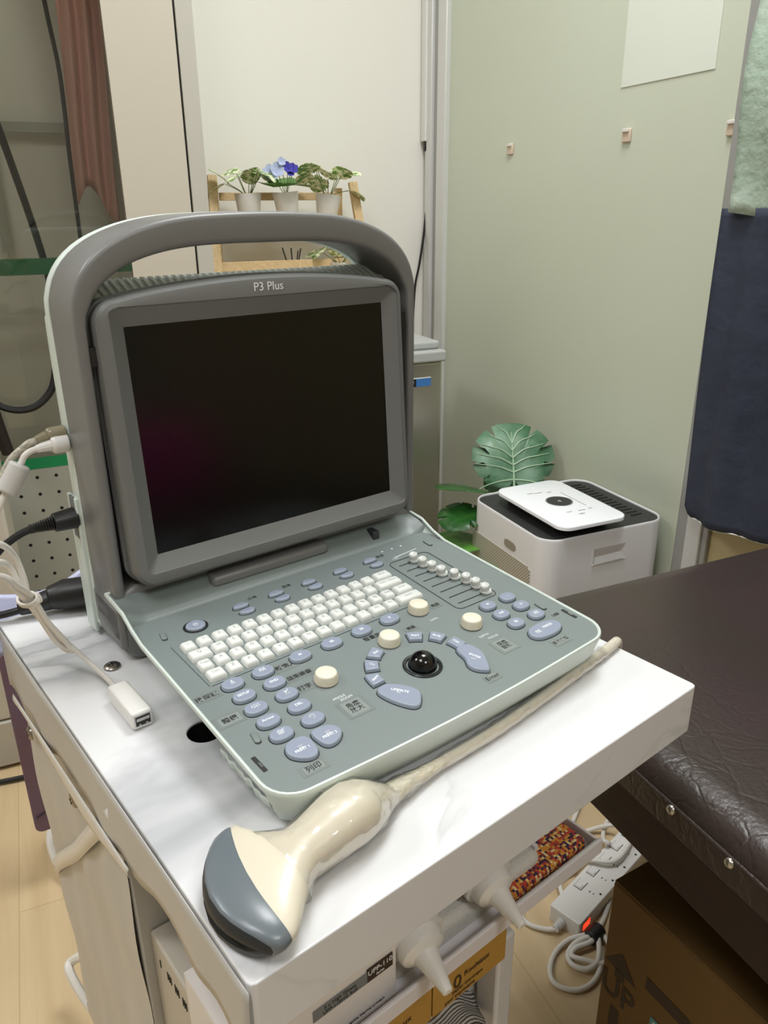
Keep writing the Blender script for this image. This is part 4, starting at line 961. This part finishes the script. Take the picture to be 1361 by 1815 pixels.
# lavender plastic sheet behind the table
o = tag(mb('lav').grid(lambda s_, t_: (-.10+.20*s_, .03*t_, .05*t_+.012*math.sin(s_*7)+.02*s_*t_), 30, 12).build('plastic_bag', solid=.001), 'crumpled lavender plastic bag behind the left cart edge', 'bag')
o.location = CART @ Vector((.03, .515, -.062)); o.rotation_euler = (0, 0, CART_R)

# ================================================================== EXAMINATION COUCH
bed = empty('examination_couch', 'low dark brown leather couch on a dark wooden frame beside the cart', 'couch', (0.80, 0.2, 0))
BX0, BX1, BY0, BY1 = -0.305, 0.30, -1.55, 0.612
def pad_ring(d, z, r=.04): return [(p[0], p[1], z) for p in off(rrect(BX0, BX1, BY0, BY1, r, 6), d)]
b = mb('leather').loft([pad_ring(.004, .600), pad_ring(0, .606), pad_ring(-.002, .618), pad_ring(.001, .630), pad_ring(.007, .639), pad_ring(.018, .6455), pad_ring(.036, .649)]); pad = b.build('padded_top', bed, sharp=70)
mb('leather').box(BX0-.003, BX0+.004, BY0+.02, BY1-.03, .592, .624).build('leather_edge', bed, bevel=.002)
b = mb('darkwood').box(BX0-.001, BX0+.022, BY0+.01, BY1-.012, .531, .602); b.build('side_rail', bed, bevel=.002)
mb('darkwood').box(BX1-.022, BX1, BY0+.01, BY1-.012, .531, .602).build('side_rail', bed, bevel=.002)
mb('darkwood').box(BX0+.022, BX1-.022, BY1-.034, BY1-.012, .531, .602).build('end_rail', bed, bevel=.002)
mb('darkwood').box(BX0+.02, BX1-.02, BY0+.02, BY1-.034, .594, .602).build('base_board', bed)
for x in (BX0+.42, BX1-.08):
    for y in (BY0+.1, -.75, BY1-.10): mb('darkwood').box(x, x+.05, y, y+.05, 0, .594).build('leg', bed, bevel=.002)
for y in (0.429, 0.357, 0.497, 0.285, 0.213):
    T = Matrix.Translation((BX0-.003, y-.2, .618 if y not in (.497,) else .616)) @ Matrix.Rotation(R(-90), 4, 'Y')
    mb('metal').lathe([(.0052, -.001), (.0052, .0008), (.0046, .0022), (.0030, .0034), (.0012, .0038), (.0002, .0038)], 18, T).build('stud', bed)

# ================================================================== CARDBOARD BOX under the couch
cbx = empty('cardboard_box', 'brown cardboard box printed UP with an arrow under the couch', 'box', (0.517, 0.515, 0), R(6))
mb('cardboard').box(0, .36, -.45, 0, 0.0, .43).build('box_body', cbx, bevel=.002)
mb('cardboard').box(.001, .18, -.449, -.001, .4305, .433).box(.182, .359, -.449, -.001, .4305, .433).build('top_flap', cbx)
SIDE = Matrix.Rotation(R(-90), 4, 'Z') @ FRONT        # text reading on the -x face
b = mb('cardprint'); TL = Matrix.Translation((-.0006, -.026, .280)) @ SIDE
b.text('UP', .050, TL @ Matrix.Translation((0, -.004, 0)), .0002, .0006, .85)
b.add([(-.024, .030, 0), (.024, .030, 0), (0, .060, 0)], [(0, 1, 2)], TL).add([(-.007, .018, 0), (.007, .018, 0), (.007, .032, 0), (-.007, .032, 0)], [(0, 1, 2, 3)], TL).add([(-.007, -.032, 0), (.007, -.032, 0), (.007, -.075, 0), (-.007, -.075, 0)], [(3, 2, 1, 0)], TL)
b.build('up_arrow', cbx)
b = mb('cardprint')
for (yy_, s_) in ((-.082, 'FRAGILE'), (-.150, 'HANDLE')):
    for k in range(3): b.text(['FRAGILE ITEM', 'HANDLE WITH CARE', 'KEEP DRY'][k] if False else '', .001, TL) if False else None
T2 = Matrix.Translation((-.0006, -.093, .335)) @ SIDE; b.box(-.030, .030, -.009, .009, -.0002, .0002, T2)
T3 = Matrix.Translation((-.0006, -.155, .335)) @ SIDE; b.box(-.030, .030, -.009, .009, -.0002, .0002, T3); b.build('printed_block', cbx)
T4 = Matrix.Translation((-.0008, -.110, .245)) @ SIDE
b = mb(mat('teal_label', S(70, 140, 140), .4)).box(-.034, .034, -.05, .05, -.0004, .0002, T4); b.mat('paperbox').box(-.030, .030, -.046, .046, 0, .0004, T4); b.mat('print').text('DOUBLE', .012, T4 @ Matrix.Translation((0, .036, .0006)))
for k in range(24): a0, a1 = 2*PI*k/24, 2*PI*(k+1)/24; b.add([(.022*math.cos(a0), .004+.022*math.sin(a0), .0006), (.022*math.cos(a1), .004+.022*math.sin(a1), .0006), (.017*math.cos(a1), .004+.017*math.sin(a1), .0006), (.017*math.cos(a0), .004+.017*math.sin(a0), .0006)], [(0, 1, 2, 3)], T4)
b.build('shipping_label', cbx)

# ================================================================== POWER STRIP and cables on the floor
ps = empty('power_strip', 'white power strip with rocker switches and a lit red switch on the floor', 'power strip', (0.673, 0.772, 0), R(21))
b = mb('white').prism(rrect(0, .33, -.030, .030, .004), 0, .033, round_top=.002); b.build('housing', ps)
for k in range(5):
    x = .075+k*.042
    b = mb('white').box(x-.0105, x+.0105, .008, .022, .032, .0345); b.mat('line').box(x-.0115, x+.0115, .007, .023, .0326, .0333); b.mat('white').box(x-.009, x-.001, .010, .020, .034, .036); b.build('rocker_switch', ps)
    b = mb('slot').box(x-.004, x-.001, -.006, -.0045, .0328, .0334).box(x-.004, x-.001, -.013, -.0115, .0328, .0334).lathe([(.0022, .0328), (.0022, .0334)], 12, Matrix.Translation((x+.006, -.0215, 0))); b.box(x-.004, x-.001, -.0045, -.004, .0328, .0334); b.build('socket', ps)
mb('glow_red').box(.012, .034, -.0312, -.0298, .010, .024).build('red_switch', ps, bevel=.001)
b = mb('white')
for k in range(6): b.tube([(-.0035-k*.0035, .004, .014), (-.0012-k*.0035, .004, .014)], .0085-.0004*k, 12, smooth=False)
b.build('strain_relief', ps)
fc = mb('whitecable').tube([(.655, .769, .012), (.640, .780, .007), (.622, .800, .005), (.619, .822, .005), (.640, .845, .005), (.690, .868, .005), (.735, .892, .005), (.784, .925, .005), (.83, .96, .005), (.881, .999, .005), (.93, 1.03, .005), (1.0, 1.06, .005), (1.08, 1.10, .005)], .0042)
tag(fc.build('power_cable'), 'white cable running from the power strip back under the cart', 'cable')
lc = mb('whitecable').tube([(.700, .850, .006), (.745, .869, .020), (.779, .847, .040), (.817, .822, .044), (.863, .838, .044), (.900, .868, .042), (.895, .905, .028), (.860, .928, .012), (.826, .930, .006), (.785, .915, .005), (.755, .935, .005), (.80, .97, .005), (.90, 1.04, .005)], .0042)
tag(lc.build('looped_cable'), 'white cable looping over the top of the power strip', 'cable')
lc2 = mb('whitecable').tube([(.70, .800, .006), (.720, .850, .016), (.762, .862, .010), (.82, .875, .042), (.84, .862, .042), (.86, .90, .012), (.897, .935, .006), (.95, .96, .005)], .0040)
tag(lc2.build('short_cable'), 'thin white cable crossing under the loop on the power strip', 'cable')
ck = empty('coiled_cable', 'coil of white cable held by a black strap, lying in front of the power strip', 'cable', (.655, .70, 0))
def lk(l): return [(x-.655, y-.70, z) for x, y, z in l]
b = mb('whitecable')
b.tube(lk([(.705, .735, .014), (.664, .744, .010), (.630, .736, .006), (.603, .713, .006), (.597, .689, .006), (.621, .667, .006), (.656, .668, .006), (.688, .690, .008), (.705, .722, .014)]), .0042)
b.tube(lk([(.705, .73, .018), (.668, .732, .014), (.645, .722, .010), (.640, .704, .010), (.655, .688, .010), (.680, .690, .012), (.700, .712, .016), (.71, .73, .018)]), .0042)
b.tube(lk([(.71, .73, .016), (.690, .722, .016), (.662, .724, .014), (.648, .716, .012), (.664, .700, .012), (.690, .684, .010), (.715, .700, .010), (.72, .725, .014)]), .0042)
b.tube(lk([(.712, .736, .016), (.735, .748, .010), (.760, .766, .006), (.79, .79, .006)]), .0042)
b.build('cord', ck)
b = mb('blackrub').tube(lk([(.694, .727, .014), (.722, .737, .014)]), lambda t: .0135, 14, smooth=False); b.build('strap', ck, bevel=.003)

# ================================================================== AIR PURIFIER
pu = empty('air_purifier', 'square white air purifier with black top behind the couch', 'air purifier', (0.999, 1.281, 0))
def pr_(x0, x1, y0, y1, r): return rrect(x0-.999, x1-.999, y0-1.281, y1-1.281, r, 8)
PB = pr_(.848, 1.160, 1.138, 1.432, .042)
b = mb('purwhite').loft([[(p[0], p[1], z) for p in off(PB, d)] for d, z in ((.004, .005), (0, .012), (0, .546), (.0008, .550), (.0022, .5515), (.0042, .5505), (.0048, .546))], cap=False); b.build('body', pu, sharp=40)
b = mb('purtop').prism(off(PB, .0046), .530, .5475); 
b.build('top_grille', pu)
b = mb('black')
for k in range(14): b.box(.105, .132, .115-k*.016, .119-k*.016, .5465, .5492)
b.build('grille_bars', pu)
b = mb('black').prism(rrect(-.095, .05, -.10, .105, .03), .545, .570, round_top=.002); b.build('plinth', pu)
TPl = Matrix.Translation((-.034, -.022, .575))
b = mb('glosswhite').prism(rrect(-.085, .080, -.130, .125, .026, 8), -.004, .004, TPl, round_top=.0022); o = b.build('top_plate', pu)
b = mb('print_grey').lathe([(.029, .0042), (.029, .0046)], 40, TPl).mat('purtop').lathe([(.0262, .0046), (.0262, .0050)], 40, TPl)
b.mat('print_white').text('↗', .014, TPl @ Matrix.Translation((0, -.002, .0052)) @ Matrix.Rotation(R(60), 4, 'Z')); b.build('dial', pu)
b = mb('print_grey')
for (x, y, s_) in ((-.012, .062, 'mode'), (.014, .056, 'fan'), (-.03, .066, 'auto'), (.012, -.062, 'timer'), (-.018, -.060, 'lock'), (.0, -.078, 'light'), (.034, -.060, 'set')):
    b.text(s_, .0085, TPl @ Matrix.Translation((x, y, .0044)))
b.box(-.0006+.036, .0006+.036, -.045, .045, .0041, .0044, TPl); b.build('plate_print', pu)
gx = .848-.999
b = mb('grille').prism(rrect(-.132, .098, .02, .478, .012), 0, .0022, Matrix(((0, 0, -1, gx), (-1, 0, 0, 0), (0, 1, 0, 0), (0, 0, 0, 1)))); b.build('filter_cover', pu, bevel=.0006)
T = Matrix(((0, 0, -1, gx), (-1, 0, 0, -.02), (0, 1, 0, .498), (0, 0, 0, 1)))
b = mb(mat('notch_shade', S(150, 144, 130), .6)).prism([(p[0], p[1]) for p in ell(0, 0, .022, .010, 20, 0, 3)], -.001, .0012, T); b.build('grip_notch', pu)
b = mb('purwhite'); hx0, hx1 = .968-.999, 1.050-.999; fy_ = 1.138-1.281-.0006
b.add([(hx0, fy_, .515), (hx1, fy_, .515), (hx1, fy_, .481), (hx0, fy_, .481), (hx0+.002, fy_+.0, .513), (hx1-.002, fy_, .513)], [])
hm = mat('handle_recess', S(190, 184, 182), .5)
b.mat(hm).add([(hx0, fy_, .515), (hx1, fy_, .515), (hx1-.012, fy_, .499), (hx0+.004, fy_, .497)], [(0, 1, 2, 3)]).mat('purwhite').add([(hx0+.004, fy_-.0002, .497), (hx1-.012, fy_-.0002, .499), (hx1, fy_-.003, .483), (hx0, fy_-.003, .481)], [(0, 1, 2, 3)])
b.box(hx0-.0015, hx1+.0015, fy_-.0024, fy_+.001, .4795, .481).box(hx0-.0015, hx0, fy_-.001, fy_+.001, .481, .515)
b.build('grip_recess', pu)

# ================================================================== MONSTERA behind the purifier
def leafmesh(b, W, L, T, notch=5, depth=.25, fold=.12, curl=.15, n=90, veins=None):
    """heart-shaped leaf with cut edges; stem joins at the origin, blade points +y"""
    pts = []
    for k in range(n+1):
        a = -PI*0.94+2*PI*0.94*k/n; r = 0.5*(1+0.10*math.cos(a)-0.0*abs(a)); base = 1-0.25*(abs(a)/PI)**4
        cut = 1
        if notch: 
            c = abs(math.sin(a*notch)); cut = 1-depth*max(0, (0.16-c)/0.16)*(1 if .5 < abs(a) < 2.6 else 0)
        x = math.sin(a)*r*W*base*cut; y = math.cos(a)*r*L*base*cut+L*.36
        pts.append((x, y))
    c = (0, L*.12)
    rings = [[], [], []]
    for f, rg_ in zip((.12, .6, 1.0), rings):
        for (x, y) in pts:
            X = c[0]+(x-c[0])*f; Y = c[1]+(y-c[1])*f; rg_.append((X, Y, fold*abs(X)-curl*(Y*Y+X*X)/max(W, L)))
    vs = rings[0]+rings[1]+rings[2]; m_ = n+1; fs = [tuple(range(m_))]
    for r in (0, 1):
        for i in range(m_-1): fs.append((r*m_+i, r*m_+i+1, (r+1)*m_+i+1, (r+1)*m_+i))
    b.add(vs, fs, T)
    if veins:
        b.mat(veins)
        def P_(X, Y): return (X, Y, fold*abs(X)-curl*(Y*Y+X*X)/max(W, L)+.0010)
        b.tube([P_(0, -L*.02+L*.80*t) for t in (0, .25, .5, .75, 1)], lambda t: .0026*(1-t)+.0007, 5, T)
        for k in range(7):
            y0 = L*(.02+.10*k); ln_ = W*(.36, .44, .46, .43, .37, .28, .17)[k]
            for sg in (-1, 1):
                b.tube([P_(0, y0), P_(sg*ln_*.35, y0+L*(.03+.02*k-.07*(k < 2))), P_(sg*ln_*.7, y0+L*(.05+.025*k-.14*(k < 2))), P_(sg*ln_, y0+L*(.05+.035*k-.22*(k < 2)))], lambda t: .0019*(1-t)+.0005, 5, T)
mo = empty('monstera_plant', 'potted monstera with one broad variegated leaf behind the air purifier', 'plant', (0.99, 1.60, 0))
mb('potwhite').lathe([(.06, 0), (.075, .02), (.085, .15), (.08, .15), (.07, .13)], 32).build('pot', mo)
mb(mat('soil', S(60, 44, 30), .9)).lathe([(.074, .12), (.001, .13)], 24, cap=False).build('soil', mo)
def face(px, py, pz, yaw, pitch, roll=0): return Matrix.Translation((px, py, pz)) @ Matrix.Rotation(R(yaw), 4, 'Z') @ Matrix.Rotation(R(pitch), 4, 'X') @ Matrix.Rotation(R(roll), 4, 'Y')
LV = [('leafbig', .215, .185, face(.045, -.065, .508, -22, 66, 4), 6, 'vein'), ('leafdark', .15, .16, face(-.045, -.10, .52, 88, 20, 10), 4, None), ('leafdark', .12, .13, face(-.10, -.12, .505, 120, -5), 4, None),
      ('leafmid', .13, .15, face(-.10, -.15, .43, 100, 10), 0, None), ('leafmid', .13, .14, face(-.08, -.20, .40, 130, 15, 20), 0, None), ('leafdark', .14, .15, face(.02, -.04, .48, -60, 35), 4, None), ('leafmid', .12, .13, face(-.13, -.08, .38, 80, 0), 0, None)]
for m_, W_, L_, T_, nn, vv_ in LV:
    b = mb(m_); leafmesh(b, W_, L_, T_, nn, .3 if nn else 0, veins=vv_); b.build('leaf', mo, solid=.0006)
    q = T_ @ Vector((0, 0, 0)); mb('stem').tube([(0, 0, .12), (q.x*.4, q.y*.4, q.z*.6), (q.x, q.y, q.z)], .0025, 6).build('stem', mo)

# ================================================================== LADDER SHELF with plants
sh = empty('plant_shelf', 'small pine ladder shelf with two levels against the cream wall', 'shelf', (0.69, 2.2, 0))
Y0 = 2.2
def bar(b, p, q, w_, d_):
    p, q = Vector(p), Vector(q); z = (q-p); L = z.length; z.normalize(); x = Vector((1, 0, 0)); x = (x-z*x.dot(z)).normalized(); y = z.cross(x)
    T = Matrix((x, y, z)).transposed().to_4x4(); T.translation = p; return b.box(-w_/2, w_/2, -d_/2, d_/2, 0, L, T)
for sx in (-1, 1):
    bar(mb('pine'), (sx*.205-.0, .0, 1.250) if sx < 0 else (.192, .0, 1.235), (sx*.25, -.13, .60), .024, .014).build('front_leg', sh, bevel=.001)
    bar(mb('pine'), (-.196, .03, 1.235) if sx < 0 else (.160, .03, 1.22), (-.196 if sx < 0 else .16, .07, .60), .020, .014).build('back_leg', sh, bevel=.001)
mb('pine').box(-.185, .155, .012, .024, 1.188, 1.208).build('cross_bar', sh, bevel=.001)
mb('pine').box(-.215, .205, -.045, -.033, 1.010, 1.034).build('cross_bar', sh, bevel=.001)
mb('pine').box(-.20, .19, -.09, .012, 1.115, 1.125).build('shelf_board', sh, bevel=.001)
mb('pine').box(-.22, .21, -.13, .04, .945, .957).build('shelf_board', sh, bevel=.001)
mb('pine').box(-.24, .24, -.13, .05, .62, .632).build('shelf_board', sh, bevel=.001)
def potplant(label, x, y, z, kind, tilt=0, s=1.0):
    t = empty('potted_plant', label, 'plant', (x, y, z), 0, 'small potted plants on the ladder shelf'); t.rotation_euler = (0, R(tilt), 0); t.scale = (s, s, s)
    b = mb('potwhite').lathe([(.024, 0), (.0255, .002), (.035, .078), (.035, .080), (.0325, .080), (.031, .066)], 32, cap=False); b.add([(.024*math.cos(2*PI*k/16), .024*math.sin(2*PI*k/16), .001) for k in range(16)], [tuple(range(16))]); b.build('pot', t)
    mb('stem' if kind != 'x' else 'soil').lathe([(.031, .066), (.001, .069)], 20, cap=False).build('filling', t)
    rnd = random.Random(int(x*1000))
    if kind == 'mon':
        for k in range(9):
            a = 2*PI*k/9+rnd.uniform(-.3, .3); el = rnd.uniform(.2, 1.0); d = .070*math.cos(el); h = .086+.062*math.sin(el)+rnd.uniform(-.008, .012)
            p = Vector((d*math.cos(a)*.9, d*math.sin(a)*.6, h)); T = Matrix.Translation(p) @ Matrix.Rotation(a-PI/2, 4, 'Z') @ Matrix.Rotation(R(rnd.uniform(-25, 60)), 4, 'X') @ Matrix.Rotation(R(rnd.uniform(-25, 25)), 4, 'Y')
            b = mb('leafvar'); leafmesh(b, .058, .062, T, 5, .5, .2, .3, 60); b.build('leaf', t)
            mb('stem').tube([(0, 0, .066), (p.x*.35, p.y*.35, .085), tuple(p)], .0011, 5).build('stem', t)
    else:
        for k in range(7):
            a = 2*PI*k/7+.3; p = Vector((.030*math.cos(a), .022*math.sin(a), .094)); T = Matrix.Translation(p) @ Matrix.Rotation(a-PI/2, 4, 'Z') @ Matrix.Rotation(R(rnd.uniform(5, 45)), 4, 'X')
            b = mb('leafmid'); leafmesh(b, .052, .058, T, 0, 0, .15, .3, 24); b.build('leaf', t)
        for (px, pz, m_, r_) in ((-.038, .130, 'petal_pale', .022), (-.018, .136, 'petal_pale', .020), (-.003, .155, 'petal_pale', .012), (.012, .140, 'petal_blue', .015), (.027, .136, 'petal_blue', .014), (.018, .128, 'petal_blue', .012)):
            b = mb(m_)
            for j in range(5):
                aa = 2*PI*j/5; T = Matrix.Translation((px, -.012, pz)) @ Matrix.Rotation(R(70), 4, 'X') @ Matrix.Rotation(aa, 4, 'Z') @ Matrix.Translation((0, r_*.5, 0)) @ Matrix.Rotation(R(25), 4, 'X')
                b.prism(ell(0, 0, r_*.5, r_*.55, 12), -.0003, .0003, T)
            b.build('flower', t); mb('stem').tube([(0, 0, .066), (px*.5, -.008, .10), (px, -.011, pz-.004)], .001, 5).build('stem', t)
potplant('left potted plant on top shelf with cream-edged split leaves', .569, Y0-.035, 1.125, 'mon')
potplant('middle potted plant with blue and violet flowers on the top shelf', .676, Y0-.045, 1.128, 'flo', -5)
potplant('right potted plant on top shelf with variegated leaves, leaning pot', .786, Y0-.035, 1.122, 'mon', 7)
potplant('lower shelf potted plant with variegated leaves', .82, Y0-.05, .957, 'mon', 0, .85)
rd = empty('reed_diffuser', 'black reeds standing in a small bottle on the lower shelf', 'diffuser', (.684, Y0-.04, .957))
mb('potwhite').lathe([(.025, 0), (.026, .03), (.012, .04), (.011, .05)], 24).build('bottle', rd)
for dx, dz, dy in ((-.030, .110, 0), (-.003, .108, .006), (.022, .107, -.004), (.019, .100, .012)): mb('black').tube([(0, 0, .01), (dx, dy, dz)], .0018, 6, smooth=False).build('reed', rd)

# ================================================================== WALL TRUNKING and hanging black cable
t = empty('cable_trunking', 'white plastic cable trunking with a black cable hanging from its end', 'trunking', (1.17, 2.30, 0))
mb('white').box(-.018, .014, -.012, .012, 1.352, 2.62).build('cover', t, bevel=.002)
mb('black').box(-.010, .010, -.010, .008, 1.325, 1.352).build('end_plug', t)
mb('blackrub').tube([(0, 0, 1.33), (-.002, -.004, 1.22), (-.012, -.006, 1.10), (-.028, -.006, 1.00), (-.042, -.004, .93), (-.05, -.004, .80)], .0036, 8).build('hanging_cable', t)
# hooks on the glass
for i, (y, z, lab) in enumerate(((1.850, 1.303, 'small beige adhesive hook on the frosted glass, nearest the metal frame'), (1.409, 1.301, 'small beige adhesive hook on the frosted glass, below the pale sheet'), (1.131, 1.292, 'small beige adhesive hook on the frosted glass, beside the green drape'))):
    t = empty('adhesive_hook', lab, 'hook', (1.18, y, z), 0, 'adhesive hooks on the frosted glass')
    mb(mat('hook_beige_%d' % i, S(212, 192, 172), .4)).box(-.006, 0, -.012, .012, -.013, .013).build('base_plate', t, bevel=.002)
    mb('potwhite').box(-.010, -.005, -.009, .009, .006, .0125).build('hook_lip', t, bevel=.001)
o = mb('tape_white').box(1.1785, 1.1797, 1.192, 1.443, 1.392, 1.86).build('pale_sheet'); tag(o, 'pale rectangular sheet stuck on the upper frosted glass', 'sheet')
me = o.data
for v in me.vertices: pass

# ================================================================== WATER DISPENSER
wd = empty('water_dispenser', 'brushed steel dispenser with grey top and blue label behind the monitor', 'dispenser', (0.73, 1.86, 0))
mb('stainless').box(-.16, .172, -.18, .17, 0.03, .815).build('steel_body', wd, bevel=.006, seg=3)
b = mb('pgrey').box(-.164, .178, -.190, .17, .815, .842); b.build('top_rim', wd, bevel=.005, seg=3)
mb('pgrey').box(-.15, .172, -.165, .16, .842, .862).build('top_deck', wd, bevel=.006, seg=3)
mb('metal').lathe([(.075, .862), (.078, .868), (.074, .872), (.001, .873)], 32, Matrix.Translation((.06, -.06, 0))).build('lid', wd)
b = mb('blue').box(.10, .140, -.1812, -.1800, .757, .776); b.mat('print').box(.078, .10, -.1812, -.1800, .757, .776); b.mat('print_white').box(.078, .140, -.1813, -.1801, .7765, .7785); b.mat('print_white').text('冷', .012, Matrix.Translation((.089, -.1815, .767)) @ FRONT).build('blue_label', wd)

# ================================================================== GLASS CABINET on the left
gc = empty('glass_cabinet', 'tall beige cabinet with dark glass door and perforated lower panel', 'cabinet', (-0.3, 2.16, 0))
def gx_(x): return x+.3
mb('beige').box(gx_(.233), gx_(.385), -.16, -.13, 0, 2.5).build('door_stile', gc, bevel=.001)
mb('beige2').box(gx_(.390), gx_(.428), -.16, .155, 0, 2.5).build('side_filler', gc, bevel=.001)
mb('slot').box(gx_(.384), gx_(.391), -.150, -.14, 0, 2.5).build('shadow_gap', gc)
mb('cabdark').box(gx_(-1.0), gx_(.386), .145, .155, 0, 2.5).build('back_panel', gc)
mb('cabdark').box(gx_(-1.0), gx_(.233), -.12, .145, .565, .58).build('inner_shelf', gc)
mb('cabdark').box(gx_(-1.0), gx_(.233), -.12, .145, 2.48, 2.5).build('cabinet_top', gc)
mb('darkglass').box(gx_(-1.0), gx_(.234), -.158, -.152, .60, 2.5).build('glass_door', gc)
b = mb('green').box(gx_(-1.0), gx_(.233), -.1495, -.1485, 1.030, 1.066); b.build('green_band', gc)
mb('green').box(gx_(-1.0), gx_(.233), -.1605, -.1592, .575, .603).build('green_band', gc)
mb(mat('inner_rail', S(170, 172, 160), .5)).box(gx_(-1.0), gx_(.18), .10, .112, 1.345, 1.368).box(gx_(-.045), gx_(-.025), .10, .11, 1.07, 1.8).build('inner_rail', gc)
b = mb('peg').box(gx_(-1.0), gx_(.233), -.16, -.15, 0, .575).mat('hole')
for i in range(-4, 6):
    for j in range(9): b.lathe([(.0042, 0), (.0042, .0006)], 12, Matrix.Translation((gx_(i*.0436-.054), -.1598, .553-j*.0437)) @ Matrix.Rotation(R(90), 4, 'X'))
b.build('perforated_panel', gc)
# curtain and cables behind the glass
def cur(s_, t_): return (.146+.088*s_+(.006*math.sin(t_*5)), .012*math.sin(s_*16+t_*2), -.62*t_+.04*math.sin(s_*5)*t_)
o = mb('redcloth').grid(cur, 30, 20).build('red_cloth', solid=.002); o.location = (0, 2.10, 1.80); tag(o, 'dusty red cloth hanging behind the cabinet glass', 'cloth')
o = mb('blackrub').tube([(.135, 2.06, 1.85), (.125, 2.06, 1.62), (.136, 2.06, 1.45), (.132, 2.06, 1.28), (.130, 2.06, 1.12), (.130, 2.06, .98)], .0048, 8).build('black_cable'); tag(o, 'thin black cable hanging straight down beside the red cloth', 'cable')
o = mb('blackrub').tube([(-.05, 2.05, 1.52), (-.02, 2.05, 1.40), (.012, 2.05, 1.24), (.038, 2.05, 1.09), (.05, 2.05, .98)], .008, 8).build('thick_black_cable'); tag(o, 'thick slanting black cable behind the glass at the left edge', 'cable')
o = mb('blackrub').tube([(-.16, 1.98, .86), (-.12, 1.97, .765), (-.08, 1.965, .735), (-.03, 1.96, .738), (.012, 1.96, .775), (.03, 1.96, .83)], .0085, 8).build('curved_black_hose'); tag(o, 'black curved hose in front of the cabinet glass, left of the machine', 'cable')
o = mb(mat('black_device', S(44, 38, 34), .4)).tube([(-.125, 1.965, .76), (-.115, 1.965, .69), (-.105, 1.965, .63)], lambda t: .017-.003*t, 10, smooth=False).build('black_adapter', bevel=.003); tag(o, 'dark block hanging from the hose at the left edge', 'adapter')

# ================================================================== WHITE APPLIANCE, PURPLE BOARD
wa = empty('white_cabinet', 'white metal unit standing on the floor behind the purple board', 'cabinet', (-0.45, 1.78, 0))
mb(mat('unit_white', S(196, 190, 178), .45)).box(-.30, .335, -.15, .04, .125, .672).build('unit_body', wa, bevel=.006, seg=3)
mb(mat('unit_base', S(186, 181, 170), .45)).box(-.30, .338, -.155, .04, .01, .122).build('unit_base', wa, bevel=.003)
o = mb('purple').prism(rrect(-.075, .075, 0, .37, .014), -.006, .006, Matrix.Translation((0, 0, 0)) @ FRONT).build('purple_board', bevel=.001)
o.location = (-.066, 1.25, .130); o.rotation_euler = (0, 0, R(8)); tag(o, 'dull purple board with rounded corners behind the left cart panel', 'board')
mb(mat('black_thread', S(40, 30, 40), .6)).tube([(-.07, -.008, .035), (-.04, -.008, .045), (-.01, -.008, .036), (.02, -.008, .044)], .0012, 6).build('dark_scratch', o)
o = mb('blackrub').tube([(-.6, 1.60, .008), (-.3, 1.585, .008), (-.18, 1.572, .008), (.05, 1.56, .008)], .0055, 8).build('floor_cable'); tag(o, 'black cable lying on the wood floor at the left edge', 'cable')
hs = mb('whitecable').tube([(-.03, 1.12, .02), (-.085, 1.20, .02), (-.118, 1.26, .03), (-.125, 1.32, .05), (-.09, 1.36, .08), (0, 1.30, .1)], .0085, 10)
tag(hs.build('grey_hose'), 'pale grey hose curving out behind the left cart panel', 'hose')
hs = mb('whitecable').tube([(-.02, .86, .22), (-.055, .92, .15), (-.095, .97, .10), (-.105, .96, .085), (-.07, .90, .04), (0, .82, .02)], .007, 10)
tag(hs.build('bent_hose'), 'pale bent hose low behind the left cart panel', 'hose')

# ================================================================== CURTAINS at the right
def nav(s_, t_):
    y = .20+.86*s_; r_ = max(0, 1-(1.06-y)/.02); zb = .603+.012*math.sin(s_*4)+.02*r_*r_+.01*(1-s_)
    return (.012*math.sin(s_*24+t_*2)*(.3+.7*t_)+.006*math.sin(s_*61), y, 1.16+(zb-1.16)*t_)
o = mb('navy').grid(nav, 90, 40).build('navy_cloth', solid=.003); o.location = (1.115, 0, 0); tag(o, 'navy blue cloth hanging in front of the glass partition', 'cloth')
hem = [(nav(1-k/40*.9, 1.0)) for k in range(41)]
mb('potwhite').tube([(p[0], p[1], p[2]) for p in hem], .0016, 5, smooth=False).build('pale_hem', o)
def grn(s_, t_):
    y = .20+.855*s_; return (.010*math.sin(s_*31+t_*4)+.006*math.sin(t_*23+s_*11), y-.018*t_*s_+.004*math.sin(t_*9)*s_, 2.3+(1.150+.01*math.sin(s_*13)-2.3)*t_)
o = mb('drape').grid(grn, 80, 60).build('green_drape', solid=.002); o.location = (1.098, 0, 0); tag(o, 'crinkled pale green drape above the navy cloth', 'drape')

# unseen magenta block added on the couch to tint the dark screen by reflection
o = mb(mat('magenta_reflector', S(255, 40, 170), .6)).prism(rrect(-.12, .12, -.12, .12, .04), 0, .15, round_top=.04).build('magenta_reflector'); o.location = (.955, -.68, .6495); tag(o, 'unseen magenta block added on the far couch end for a dim glow in the monitor', 'bag')
